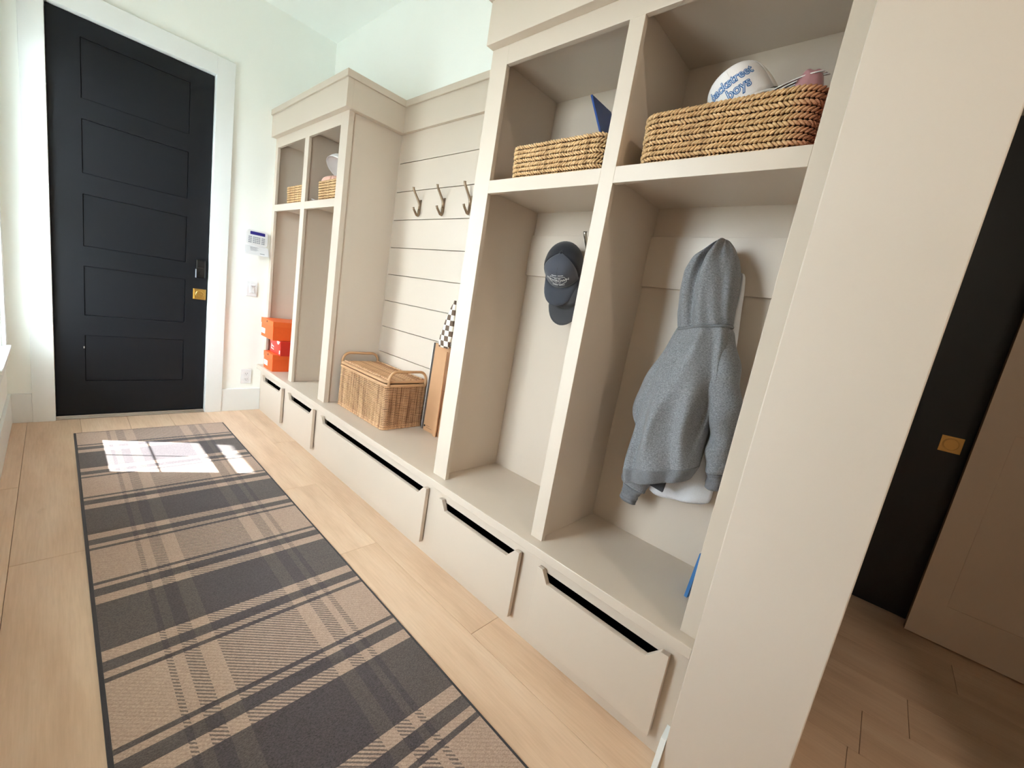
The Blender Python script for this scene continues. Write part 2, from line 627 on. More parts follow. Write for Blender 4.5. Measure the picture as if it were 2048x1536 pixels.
# small painted base block at the foot of the wall end
bb = MB()
bb.prism([(-0.050, 0.0), (-0.012, 0.0), (-0.012, 0.115), (-0.050, 0.10)], lambda a, b: (a, -3.7049, b), lambda a, b: (a, -3.690, b))
bb.prism([(-0.075, 0.0), (-0.050, 0.0), (-0.050, 0.10)], lambda a, b: (a, -3.7049, b), lambda a, b: (a, -3.690, b))
struct('baseboard_stub', bb, 'trim', 'small white base wedge at the foot of the taupe wall end')

# ------------------------------------------------------------------ black door
def panel_door(name, mat, plane_y, x0, x1, z0, z1, px0, px1, panels, th=0.044, depth=0.010):
    """door leaf in the XZ plane, face at plane_y looking towards -Y"""
    d = MB()
    d.box(x0, x1, plane_y + depth, plane_y + th, z0, z1)
    d.box(x0, px0, plane_y, plane_y + depth, z0, z1).box(px1, x1, plane_y, plane_y + depth, z0, z1)
    zs = [z0] + [v for p in panels for v in p] + [z1]
    for a, b in zip(zs[0::2], zs[1::2]):
        d.box(px0, px1, plane_y, plane_y + depth, a, b)
    return d


panels = [(0.259, 0.575), (0.708, 1.030), (1.155, 1.477), (1.600, 1.915), (2.030, 2.362)]
d = panel_door('door', 'black', 0.030, DX0, DX1, DZ0, DZ1, -1.066, -0.540, panels)
door = struct('door_1', d, 'black', 'black five-panel entrance door')
for i, (a, b) in enumerate(panels):
    MB().box(-1.0655, -0.5405, 0.0365, 0.042, a + 0.0005, b - 0.0005).build('door_panel', 'black', door, bevel=0.003)
# lock keypad and deadbolt
lk = MB().box(-0.483, -0.424, 0.006, 0.030, 1.056, 1.190).build('smart_lock', 'black_plastic', door, bevel=0.006)
lk['label'] = 'black keypad lock housing'
MB().box(-0.476, -0.431, 0.003, 0.007, 1.130, 1.183).build('lock_screen', 'lcd' if False else 'black_plastic', lk, bevel=0.002)
tn = MB().box(-0.486, -0.480, -0.004, 0.010, 1.055, 1.118).build('lock_edge_bar', 'grey_plastic', lk, bevel=0.002)
MB().disc((-0.4535, 0.006, 1.088), (0, -1, 0), 0.012, 0.006).build('lock_button', 'black_plastic', lk, bevel=0.001)
db = MB().box(-0.494, -0.414, 0.021, 0.030, 0.893, 0.972).build('deadbolt_plate', 'brass', door, bevel=0.002)
db['label'] = 'square brass deadbolt plate with round thumb turn'
MB().box(-0.488, -0.420, 0.018, 0.022, 0.899, 0.966).build('inner_plate', 'brass', db, bevel=0.002)
rr = []
for dy, r in ((0.019, 0.026), (0.014, 0.026), (0.011, 0.023), (0.011, 0.019), (0.013, 0.018)):
    rr.append([Vector((-0.454 + r * math.cos(2 * PI * q / 28), dy, 0.933 + r * math.sin(2 * PI * q / 28))) for q in range(28)])
MB().rings(rr).build('rosette', 'brass', db, smooth=False)
MB().box(-0.474, -0.434, -0.008, 0.013, 0.929, 0.937, Matrix.Translation((-0.454, 0, 0.933)) @ Matrix.Rotation(0.35, 4, 'Y') @ Matrix.Translation((0.454, 0, -0.933))).build('thumb_turn', 'brass', db, bevel=0.003)
MB().box(-1.073, -1.067, 0.022, 0.030, 0.487, 0.500).build('door_bumper', 'alu', door, bevel=0.001)

# ------------------------------------------------------------------ windows in the left wall
gx = WL - 0.075


def window(name, label, dy):
    y0, y1 = WY0 + dy, WY1 + dy
    fr = MB()
    fr.box(WL - 0.12, WL - 0.002, y0 - 0.018, y0, WZ0, WZ1).box(WL - 0.12, WL - 0.002, y1, y1 + 0.018, WZ0, WZ1)
    fr.box(WL - 0.12, WL - 0.002, y1, y0, WZ1 - 0.018, WZ1).box(WL - 0.15, WL - 0.03, y1, y0, WZ0, WZ0 + 0.028)
    win = struct(name, fr, 'trim', label)

    def sash(z0, z1, gz0, gz1, x, mz):
        s_ = MB()
        ya, yb, ym = -0.258 + dy, -0.782 + dy, -0.520 + dy
        s_.box(x - 0.016, x + 0.016, y0 - 0.018, ya, z0, z1).box(x - 0.016, x + 0.016, yb, y1 + 0.018, z0, z1)
        s_.box(x - 0.016, x + 0.016, yb, ya, z0, gz0).box(x - 0.016, x + 0.016, yb, ya, gz1, z1)
        so = s_.build('sash', 'trim', win, bevel=0.001)
        MB().box(x - 0.004, x + 0.004, ym - 0.003, ym + 0.003, gz0, gz1).build('muntin', 'trim', so)
        MB().box(x - 0.004, x + 0.004, yb, ya, mz - 0.003, mz + 0.003).build('muntin', 'trim', so)
        for (a, b) in ((ya, ym + 0.003), (ym - 0.003, yb)):
            for (c, d) in ((gz0, mz - 0.003), (mz + 0.003, gz1)):
                MB().box(x - 0.002, x + 0.002, b, a, c, d).build('pane', 'glass', so)

    sash(0.533, 1.43, 0.575, 1.382, gx + 0.018, 0.962)
    sash(1.40, 2.262, 1.476, 2.222, gx - 0.018, 1.85)
    MB().box(WL - 0.03, -1.370, y1 - 0.058, y0 + 0.020, 0.513, 0.535).build('window_stool', 'trim', win, bevel=0.003)
    MB().box(WL, WL + 0.016, y1 - 0.050, y0 + 0.010, 0.42, 0.513).build('apron', 'trim', win, bevel=0.002)
    for p, q in ((y0 + 0.088, y0), (y1, y1 - 0.088)):
        MB().box(WL, WL + 0.016, q, p, 0.535, 2.37).build('window_casing', 'trim', win, bevel=0.002)
    MB().box(WL, WL + 0.016, y1 - 0.088, y0 + 0.088, WZ1, 2.37).build('window_casing', 'trim', win, bevel=0.002)


window('window_1', 'white double-hung window with divided panes beside the black door', 0.0)
window('window_2', 'white double-hung window in the left wall across from the coat hooks', W2DY)

# outside: lawn and the roof overhang that shades the upper sash
gr = struct('ground', MB().box(-30, WL - 0.16, -25, 20, -0.5, -0.2), 'grass', 'ground outside the window')
ev = struct('roof_eave', MB().box(-2.37, WL - 0.151, -8, 3, 2.90, 3.05), 'roof', 'roof overhang outside the window')
struct('sun_block_roof', MB().box(-3.3, WL - 0.151, -5.5, -1.25, 2.70, 2.85), 'roof', 'added unseen roof slab keeping sun out of the second window')  # unseen slab, added to block direct sun through the second window

# ------------------------------------------------------------------ built-in: lockers, bench, hook panel
ZB = 0.402
ZF0, ZF1, ZC = 2.207, 2.3617, 2.400
ZO = 2.139
ZS0, ZS1 = 1.6626, 1.7123


def locker(label, yl, yr, stiles, frieze_l, frieze_r, side_l, side_r, nailers=True):
    T = thing('hall_locker', label, 'locker', (0.19, (yl + yr) / 2, ZB))
    (a0, a1), (b0, b1), (c0, c1) = stiles
    for k, (p, q) in enumerate(stiles):
        MB().box(0, 0.02, p, q, ZB, ZO if k == 1 else ZF0 + 0.05).build('stile', 'cab', T, bevel=0.0012)
    MB().box(0.0002, 0.02, a1, c0, ZO, ZF0 + 0.05).build('top_rail', 'cab', T, bevel=0.0012)
    for p, q in ((a1, b0), (b1, c0)):
        MB().box(0.0002, 0.02, p, q, ZS0, ZS1).build('shelf_rail', 'cab', T, bevel=0.0012)
    # carcass
    MB().box(0.02, 0.385, side_l[0], side_l[1], ZB, 2.36).build('side_panel', 'cab_in', T, bevel=0.001)
    MB().box(0.02, 0.385, side_r[0], side_r[1], ZB, 2.36).build('side_panel', 'cab_in', T, bevel=0.001)
    mid = (b0 + b1) / 2
    MB().box(0.02, 0.385, mid - 0.010, mid + 0.010, ZB, 2.179).build('divider', 'cab_in', T, bevel=0.001)
    for p, q in ((side_l[1], mid + 0.010), (mid - 0.010, side_r[0])):
        MB().box(0.02, 0.385, p, q, 1.692, 1.7118).build('shelf', 'cab_in', T, bevel=0.001)
        if nailers:
            MB().box(0.369, 0.3849, p, q, 1.395, 1.585).build('hook_rail', 'cab_in', T, bevel=0.001)
    MB().box(0.02, 0.385, side_l[1], side_r[0], 2.179, 2.199).build('top_panel', 'cab_in', T, bevel=0.001)
    MB().box(0.385, 0.397, side_l[0], side_r[1], ZB, 2.36).build('back_panel', 'cab_in', T)
    # frieze and cap
    MB().box(-0.037, 0, frieze_l, frieze_r, ZF0, ZF1).build('frieze', 'cab', T, bevel=0.0015)
    MB().box(-0.047, 0.03, frieze_l + (0.0 if frieze_l >= -0.001 else 0.01), frieze_r - (0.010 if frieze_r > -3.6 else 0), ZF1, ZC).build('crown_cap', 'cab', T, bevel=0.0015)
    MB().box(0.03, 0.398, frieze_l, frieze_r, ZF1, ZC - 0.004).build('top_board', 'cab', T)
    return T


LT = locker('taupe open locker next to the black door, holding the shoe boxes', 0, -1.217,
            ((-0.0005, -0.0475), (-0.583, -0.652), (-1.130, -1.217)), -0.0005, -1.263, (-0.0008, -0.025), (-1.192, -1.2165))
# outer side of that tower: corner strips, frieze and cap returns
MB().box(0.0, 0.032, -1.2165, -1.230, ZB, ZF0).build('corner_strip', 'cab', LT, bevel=0.0012)
MB().box(0.366, 0.398, -1.2165, -1.230, ZB, ZF0).build('corner_strip', 'cab', LT, bevel=0.0012)
MB().box(0.0, 0.366, -1.2165, -1.263, ZF0, ZF1).build('frieze_return', 'cab', LT, bevel=0.0015)
MB().box(0.03, 0.366, -1.2166, -1.273, ZF1 + 0.0002, ZC).build('cap_return', 'cab', LT, bevel=0.0015)

RT = locker('taupe open locker nearest the taupe wall end, holding caps and the grey hoodie', -2.459, -3.704,
            ((-2.459, -2.551), (-3.078, -3.131), (-3.653, -3.7045)), -2.4585, -3.7045, (-2.460, -2.498), (-3.672, -3.7044))

# shiplap hook panel between the towers
SP = thing('shiplap_panel', 'taupe shiplap back panel with coat hooks between the two lockers', 'panel', (0.383, -1.84, ZB))
pz, z0s = 0.1798, 2.2091
for k in range(0, 11):
    top, bot = z0s - k * pz, z0s - (k + 1) * pz
    bot = max(bot, ZB + 0.0005)
    if top - bot < 0.02:
        continue
    MB().box(0.366, 0.380, -1.2305, -2.459, bot + 0.0040, top - 0.0003).build('shiplap_board', 'cab', SP, bevel=0.0007)
MB().box(0.3985, 0.3995, -1.2305, -2.459, ZB + 0.0005, ZF1).build('backing', 'cab', SP)
MB().box(0.346, 0.380, -1.2635, -2.4575, ZF0 + 0.002, ZF1).build('frieze', 'cab', SP, bevel=0.0015)
MB().box(0.336, 0.398, -1.2735, -2.4675 + 0.02, ZF1 + 0.0002, ZC).build('crown_cap', 'cab', SP, bevel=0.0015)

# bench top: one continuous board
bt = MB().box(-0.0465, 0.398, -0.0005, -3.7045, 0.368, ZB).build('bench_top', 'cab', bevel=0.002)
tag(bt, 'long taupe bench board running under both lockers', 'bench')

# drawer base
DR = [(-0.103, -0.575), (-0.688, -1.163), (-1.277, -2.470), (-2.568, -3.068), (-3.160, -3.652)]
BB = thing('drawer_base', 'taupe drawer base with five notched drawer fronts under the bench', 'cabinet', (0.19, -1.85, 0))
fx = -0.012
fm = MB()
fm.box(fx, fx + 0.02, -0.001, -3.7045, 0, 0.070).box(fx, fx + 0.02, -0.001, -3.7045, 0.312, 0.3678)
ys = [-0.001] + [v for a, b in DR for v in (a - 0.015, b + 0.015)] + [-3.7045]
for a, b in zip(ys[0::2], ys[1::2]):
    fm.box(fx, fx + 0.02, a, b, 0.070, 0.312)
fm.build('face_frame', 'cab', BB)
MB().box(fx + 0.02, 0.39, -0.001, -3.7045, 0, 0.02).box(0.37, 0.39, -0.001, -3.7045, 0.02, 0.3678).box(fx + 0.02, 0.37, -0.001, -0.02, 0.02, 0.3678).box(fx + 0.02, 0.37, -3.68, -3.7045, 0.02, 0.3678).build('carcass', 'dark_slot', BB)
for i, (a, b) in enumerate(DR):
    zt, zn, zb_ = 0.330, 0.287, 0.054
    poly = [(a, zb_), (a, zt), (a - 0.022, zt), (a - 0.050, zn), (b + 0.062, zn), (b + 0.024, zt), (b, zt), (b, zb_)]
    xo = -0.0365 if i != 4 else -0.0365
    dr = MB().prism(poly, lambda p, q: (xo, p, q), lambda p, q: (xo + 0.019, p, q)).build('drawer_front', 'cab', BB, bevel=0.0012)
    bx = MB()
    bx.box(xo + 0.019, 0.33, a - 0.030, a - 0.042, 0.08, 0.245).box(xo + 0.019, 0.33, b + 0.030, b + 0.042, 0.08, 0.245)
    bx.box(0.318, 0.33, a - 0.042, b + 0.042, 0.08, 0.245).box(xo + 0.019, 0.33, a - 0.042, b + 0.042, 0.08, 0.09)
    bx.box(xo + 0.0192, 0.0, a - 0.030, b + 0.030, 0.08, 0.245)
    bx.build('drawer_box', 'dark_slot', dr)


# ------------------------------------------------------------------ coat hooks
def coat_hook(x, y, z, label, group, mat='champagne', s=1.0):
    T = thing('coat_hook', label, 'hook', (x, y, z), group)
    p = MB().box(-0.006, 0, -0.010, 0.010, -0.052, 0.030)
    p.build('mount_plate', mat, T, local=True, bevel=0.002)
    MB().tube([(-0.006, 0, -0.030), (-0.008, 0, -0.002), (-0.012, 0, 0.010), (-0.058, 0, 0.072), (-0.062, 0, 0.080), (-0.063, 0, 0.088)], [0.008, 0.008, 0.008, 0.0072, 0.0075, 0.0085], 10).build('upper_prong', mat, T, smooth=True, local=True)
    MB().tube([(-0.006, 0, -0.028), (-0.007, 0, -0.056), (-0.012, 0, -0.068), (-0.020, 0, -0.066), (-0.046, 0, -0.036), (-0.051, 0, -0.026)], [0.008, 0.008, 0.0078, 0.0072, 0.0072, 0.0082], 10).build('lower_prong', mat, T, smooth=True, local=True)
    for zz in (-0.012, 0.012):
        MB().disc((-0.006, 0, zz), (-1, 0, 0), 0.0035, 0.0015, 10).build('screw', mat, T, local=True)
    return T


HG = 'champagne coat hooks on the shiplap'
coat_hook(0.366, -1.525, 1.760, 'bronze double coat hook on the shiplap, farthest left of three', HG)
coat_hook(0.366, -1.768, 1.760, 'bronze double coat hook on the shiplap, middle of three', HG)
coat_hook(0.366, -2.012, 1.760, 'bronze double coat hook half hidden by the near locker stile', HG)
coat_hook(0.369, -2.848, 1.500, 'nickel hook above the dark caps inside the near locker', 'hooks inside the near locker', 'nickel')
coat_hook(0.369, -3.430, 1.445, 'nickel hook under the hood of the grey hoodie', 'hooks inside the near locker', 'nickel')


# ------------------------------------------------------------------ rug
rug = thing('runner_rug', 'long plaid runner rug in charcoal and tan on the oak floor', 'rug', (0, 0, 0))
MB().box(RUG_X0 + 0.011, RUG_X1 - 0.008, RUG_Y1 + 0.01, RUG_Y0 - 0.006, 0.0002, 0.0062).build('pile', 'rug', rug)
bd = MB()
MB().box(RUG_X0, RUG_X0 + 0.011, RUG_Y1, RUG_Y0, 0.0002, 0.0066).build('edge_binding', 'binding', rug, bevel=0.002)
MB().box(RUG_X1 - 0.008, RUG_X1, RUG_Y1, RUG_Y0, 0.0002, 0.0066).build('edge_binding', 'binding', rug, bevel=0.002)
MB().box(RUG_X0 + 0.011, RUG_X1 - 0.008, RUG_Y0 - 0.006, RUG_Y0, 0.0002, 0.0066).build('edge_binding', 'binding', rug, bevel=0.002)
MB().box(RUG_X0 + 0.011, RUG_X1 - 0.008, RUG_Y1, RUG_Y1 + 0.01, 0.0002, 0.0066).build('edge_binding', 'binding', rug, bevel=0.002)

# ------------------------------------------------------------------ wall devices on the end wall
def rrect(cx, cz, w_, h_, r, n=5):
    pts = []
    for k, (sx, sz) in enumerate(((1, 1), (-1, 1), (-1, -1), (1, -1))):
        for i in range(n + 1):
            a = PI / 2 * k + PI / 2 * i / n
            pts.append((cx + sx * (w_ / 2 - r) + r * math.cos(a), cz + sz * (h_ / 2 - r) + r * math.sin(a)))
    return pts


def plate(pts, y0, y1):
    return MB().prism(pts, lambda a, b: (a, y0, b), lambda a, b: (a, y1, b))


kp = thing('alarm_keypad', 'white alarm keypad with blue display on the end wall', 'keypad', (-0.105, 0, 1.37))
plate(rrect(-0.105, 1.427, 0.160, 0.122, 0.030), -0.0005, -0.026).build('housing', 'white_plastic', kp, bevel=0.004)
plate(rrect(-0.100, 1.463, 0.104, 0.024, 0.003), -0.026, -0.0275).build('display', 'lcd', kp)
ks = MB()
for r in range(4):
    for cidx, kx in enumerate((-0.158, -0.146, -0.126, -0.113, -0.100, -0.087, -0.066, -0.054)):
        ks.box(kx - 0.0048, kx + 0.0048, -0.026, -0.0285, 1.432 - r * 0.0135 - 0.0038, 1.432 - r * 0.0135 + 0.0038)
tag(ks.build('key_block', 'grey_plastic', kp), kind='stuff')
fl = MB().prism([(-0.022, 1.366), (-0.188, 1.366), (-0.190, 1.296), (-0.020, 1.296)], lambda a, b: (a, -0.022 - (1.366 - b) * 0.50, b), lambda a, b: (a, -0.026 - (1.366 - b) * 0.50, b))
flo = fl.build('flip_cover', 'white_plastic', kp, bevel=0.0015)
tx = MB()
for i in range(6):
    zz = 1.356 - i * 0.0055
    for x0, x1 in ((-0.150, -0.100 + 0.008 * math.sin(i * 2.1)),):
        yy = -0.0265 - (1.366 - zz) * 0.50
        tx.box(x0, x1, yy, yy - 0.0006, zz - 0.0010, zz + 0.0010)
yy = -0.0265 - (1.366 - 1.312) * 0.50
tx.box(-0.085, -0.052, yy, yy - 0.0006, 1.3095, 1.3145)
tag(tx.build('cover_print', 'grey_plastic', flo), kind='stuff')

sw = thing('light_switch', 'white rocker light switch on the end wall beneath the alarm keypad', 'light switch', (-0.114, 0, 1.025))
plate(rrect(-0.114, 1.025, 0.076, 0.118, 0.004), -0.0003, -0.006).build('cover_plate', 'white_plastic', sw, bevel=0.002)
plate(rrect(-0.114, 1.025, 0.036, 0.068, 0.002), -0.006, -0.0085).build('rocker_frame', 'white_plastic', sw, bevel=0.001)
rk = MB().prism([(0, -0.031), (0, 0.031), (-0.006, 0.031), (-0.001, 0.0), (-0.002, -0.031)], lambda a, b: (-0.128, -0.0085 + a, 1.025 + b), lambda a, b: (-0.1145, -0.0085 + a, 1.025 + b))
rk.build('rocker', 'white_plastic', sw, bevel=0.001)
rk = MB().prism([(0, -0.031), (0, 0.031), (-0.002, 0.031), (-0.001, 0.0), (-0.006, -0.031)], lambda a, b: (-0.1135, -0.0085 + a, 1.025 + b), lambda a, b: (-0.100, -0.0085 + a, 1.025 + b))
rk.build('rocker', 'white_plastic', sw, bevel=0.001)

ol = thing('wall_outlet', 'white double power outlet low on the end wall beside the lockers', 'outlet', (-0.122, 0, 0.295))
plate(rrect(-0.122, 0.295, 0.076, 0.122, 0.004), -0.0003, -0.006).build('cover_plate', 'white_plastic', ol, bevel=0.002)
for dz in (0.024, -0.024):
    so = plate(rrect(-0.122, 0.295 + dz, 0.034, 0.034, 0.009), -0.006, -0.008).build('socket', 'white_plastic', ol, bevel=0.001)
    sl = MB().box(-0.130, -0.1275, -0.0078, -0.0084, 0.295 + dz - 0.004, 0.295 + dz + 0.006).box(-0.1165, -0.114, -0.0078, -0.0084, 0.295 + dz - 0.003, 0.295 + dz + 0.006)
    sl.disc((-0.122, -0.0078, 0.295 + dz - 0.010), (0, -1, 0), 0.0026, 0.0006, 10)
    sl.build('socket_slots', 'dark_slot', so)


# ------------------------------------------------------------------ braided jute baskets
def rr_path(hw, hl, r, n):
    """rounded rectangle, half sizes hw (x) and hl (y), n samples by arc length -> (point, tangent)"""
    segs = []
    L1, L2, A = 2 * (hw - r), 2 * (hl - r), PI / 2 * r
    tot = 2 * L1 + 2 * L2 + 4 * A
    out = []
    for i in range(n):
        s_ = tot * i / n
        for kind, ln, data in (('l', L2, ((-hw, hl - r), (0, -1))), ('a', A, ((-hw + r, -hl + r), PI)), ('l', L1, ((-hw + r, -hl), (1, 0))), ('a', A, ((hw - r, -hl + r), 1.5 * PI)),
                               ('l', L2, ((hw, -hl + r), (0, 1))), ('a', A, ((hw - r, hl - r), 0.0)), ('l', L1, ((hw - r, hl), (-1, 0))), ('a', A, ((-hw + r, hl - r), 0.5 * PI))):
            if s_ <= ln:
                if kind == 'l':
                    (px, py), (dx, dy) = data
                    out.append((Vector((px + dx * s_, py + dy * s_, 0)), Vector((dx, dy, 0))))
                else:
                    (px, py), a0 = data
                    a = a0 + s_ / r
                    out.append((Vector((px + r * math.cos(a), py + r * math.sin(a), 0)), Vector((-math.sin(a), math.cos(a), 0))))
                break
            s_ -= ln
        else:
            out.append(out[0])
    return out, tot


def coil_mesh(name, hw, hl, r, pitch, step, seed):
    """one braided row: two ranks of tilted strands in a chevron"""
    rnd = random.Random(seed)
    _, tot = rr_path(hw, hl, r, 4)
    n = int(tot / step)
    pts, _ = rr_path(hw, hl, r, n)
    mb = MB()
    Z_ = Vector((0, 0, 1))
    for i, (p, tg) in enumerate(pts):
        nrm = tg.cross(Z_)
        ang = (0.60 if seed != 2 else -0.55) + rnd.uniform(-0.12, 0.12)
        ax = tg * math.cos(ang) + Z_ * math.sin(ang)
        cx_ = ax.cross(nrm)
        c = p + Z_ * rnd.uniform(-0.04, 0.04) * pitch + nrm * rnd.uniform(-0.0008, 0.0008)
        mb.ellipsoid(c, pitch * 0.80, pitch * 0.42, pitch * 0.27, (ax, nrm, cx_), 6, 6)
    return mb.mesh(name, smooth=True, fixn=True)


def basket(label, x0, x1, y0, y1, zbase, hgt, rows, mat='jute', r=0.05, step=0.017, flare=1.03, group=None, rot=0.0, gap_row=None, sag=None):
    hw, hl = (x1 - x0) / 2, (y0 - y1) / 2
    T = thing('jute_basket', label, 'basket', ((x0 + x1) / 2, (y0 + y1) / 2, zbase), group, (0, 0, rot))
    pitch = hgt / rows
    meshes = [coil_mesh('braid_row', hw - pitch * 0.36, hl - pitch * 0.36, r, pitch, step, sd) for sd in (1, 2, 3)]
    for m_ in meshes:
        m_.materials.append(M[mat])
    for k in range(rows):
        o = link('braid_row', meshes[k % 3], None, T)
        f = 1.0 - (flare - 1.0) * (1 - k / (rows - 1))
        o.location = (0, 0, pitch * (k + 0.5))
        o.scale = (f, f, 1.0 if k % 2 else 0.98)
    # liner
    ln = MB()
    pts, _ = rr_path(hw - pitch * 0.75, hl - pitch * 0.75, max(r - pitch * 0.4, 0.01), 48)
    f0 = 2.0 - flare
    ln.rings([[Vector((p.x * f0, p.y * f0, 0.004)) for p, _t in pts], [Vector((p.x, p.y, hgt * 0.97)) for p, _t in pts], [Vector((p.x * 0.985, p.y * 0.985, hgt * 0.97)) for p, _t in pts], [Vector((p.x * f0 * 0.985, p.y * f0 * 0.985, 0.010)) for p, _t in pts]])
    ln.build('lining', 'jute_in', T, local=True)
    return T


ZSH = 1.7122
basket('jute basket holding a blue folder, upper shelf of the near locker', 0.022, 0.345, -2.618, -3.062, ZSH, 0.128, 8, r=0.04, step=0.0118)
basket('large jute basket with a white cap and papers on top', 0.022, 0.355, -3.168, -3.648, ZSH, 0.152, 10, mat='jute_red_glow', r=0.055, step=0.0112)
basket('small jute basket at the far left on the shelf above the shoe boxes', 0.022, 0.30, -0.195, -0.545, ZSH, 0.132, 8, r=0.04, step=0.0120)
basket('small jute basket stacked with pink and white caps', 0.022, 0.31, -0.775, -1.150, ZSH, 0.132, 8, r=0.04, step=0.0120)


# ------------------------------------------------------------------ wicker trunk
tx0, tx1, ty0, ty1 = 0.078, 0.352, -1.268, -1.845
tcx, tcy = (tx0 + tx1) / 2, (ty0 + ty1) / 2
TR = thing('wicker_trunk', 'lidded wicker trunk with cane handles on the bench', 'basket', (tcx, tcy, ZB))
hw, hl = (tx1 - tx0) / 2, (ty0 - ty1) / 2
_, per_ = rr_path(hw, hl, 0.018, 4)
nst = 2 * int(per_ / 0.0145 / 2)
ns = nst * 3
pp, _ = rr_path(hw, hl, 0.018, ns)
rows_ = 25
rh = 0.262 / rows_


wv = MB()
for row in range(rows_):
    pth = []
    for i, (p, tg) in enumerate(pp):
        nrm = tg.cross(Vector((0, 0, 1)))
        pth.append(p + nrm * (0.0034 * math.cos(2 * PI * i / 3.0 + 0.4) + 0.0006 * math.sin(i * 0.37 + row * 2.1)) + Vector((0, 0, (row + 0.5) * rh + 0.0006 * math.sin(i * 0.23 + row))))
    wv.tube(pth, rh * 0.40, 5, loop=True)
wv.build('woven_body', 'wicker', TR, smooth=True, local=True, fixn=False)
lnr, _ = rr_path(hw - 0.004, hl - 0.004, 0.015, 40)
MB().rings([[Vector((p.x, p.y, 0.001)) for p, _t in lnr], [Vector((p.x, p.y, 0.262)) for p, _t in lnr]]).build('inner_body', 'jute_in', TR, local=True)
# rope borders: foot and rim
for zz, rad in ((0.006, 0.0065), (0.020, 0.005)):
    q, _ = rr_path(hw + 0.001, hl + 0.001, 0.02, 220)
    MB().tube([p + Vector((0, 0, zz)) + t_.cross(Vector((0, 0, 1))) * 0.0016 * math.sin(i * 1.05 + zz * 300) for i, (p, t_) in enumerate(q)], rad, 6, loop=True).build('foot_border', 'wicker', TR, smooth=True, local=True)
q, _ = rr_path(hw + 0.002, hl + 0.002, 0.02, 80)
MB().tube([p + Vector((0, 0, 0.268)) for p, _t in q], 0.009, 8, loop=True).build('rim', 'rattan', TR, smooth=True, local=True)
# lid
lz = 0.283
lid_frame, _ = rr_path(hw + 0.001, hl - 0.006, 0.02, 80)
lid = MB().tube([p + Vector((0, 0, lz + 0.006)) for p, _t in lid_frame], 0.0095, 8, loop=True).build('lid', 'rattan', TR, smooth=True, local=True)
nrod = 24
rodm = MB().tube([(-hw + 0.008, 0, 0), (-hw * 0.4, 0, 0.004), (hw * 0.4, 0, 0.004), (hw - 0.008, 0, 0)], 0.0098, 8).mesh('lid_rod', smooth=True)
rodm.materials.append(M['wicker'])
for i in range(nrod):
    o = link('lid_rod', rodm, None, lid)
    o.location = (0, -hl + 0.022 + (2 * hl - 0.044) * i / (nrod - 1), lz + 0.006)
    o.scale = (1, 1, 1.0)
for sx in (-1, 1):
    bp = []
    for i in range(140):
        y = -hl + 0.016 + (2 * hl - 0.032) * i / 139
        bp.append((sx * (hw - 0.020) + 0.0025 * math.sin(i * 0.95), y, lz + 0.0185 + 0.0012 * math.cos(i * 0.95)))
    MB().tube(bp, 0.0042, 6).build('lid_braid', 'wicker', lid, smooth=True, local=True)
MB().box(-hw + 0.010, hw - 0.010, -hl + 0.014, hl - 0.014, lz - 0.004, lz + 0.004).build('lid_base', 'jute_in', lid, local=True)
# cane handles at both ends
for sy in (-1, 1):
    y = sy * (hl + 0.004)
    path = []
    w2, h0, h1, rc = hw - 0.010, 0.262, 0.352, 0.050
    path.append((-w2, y, h0))
    for i in range(9):
        a = PI - PI / 2 * i / 8
        path.append((-w2 + rc + rc * math.cos(a), y, h1 - rc + rc * math.sin(a)))
    for i in range(9):
        a = PI / 2 - PI / 2 * i / 8
        path.append((w2 - rc + rc * math.cos(a), y, h1 - rc + rc * math.sin(a)))
    path.append((w2, y, h0))
    MB().tube(path, 0.0085, 10).build('handle', 'rattan', TR, smooth=True, local=True)


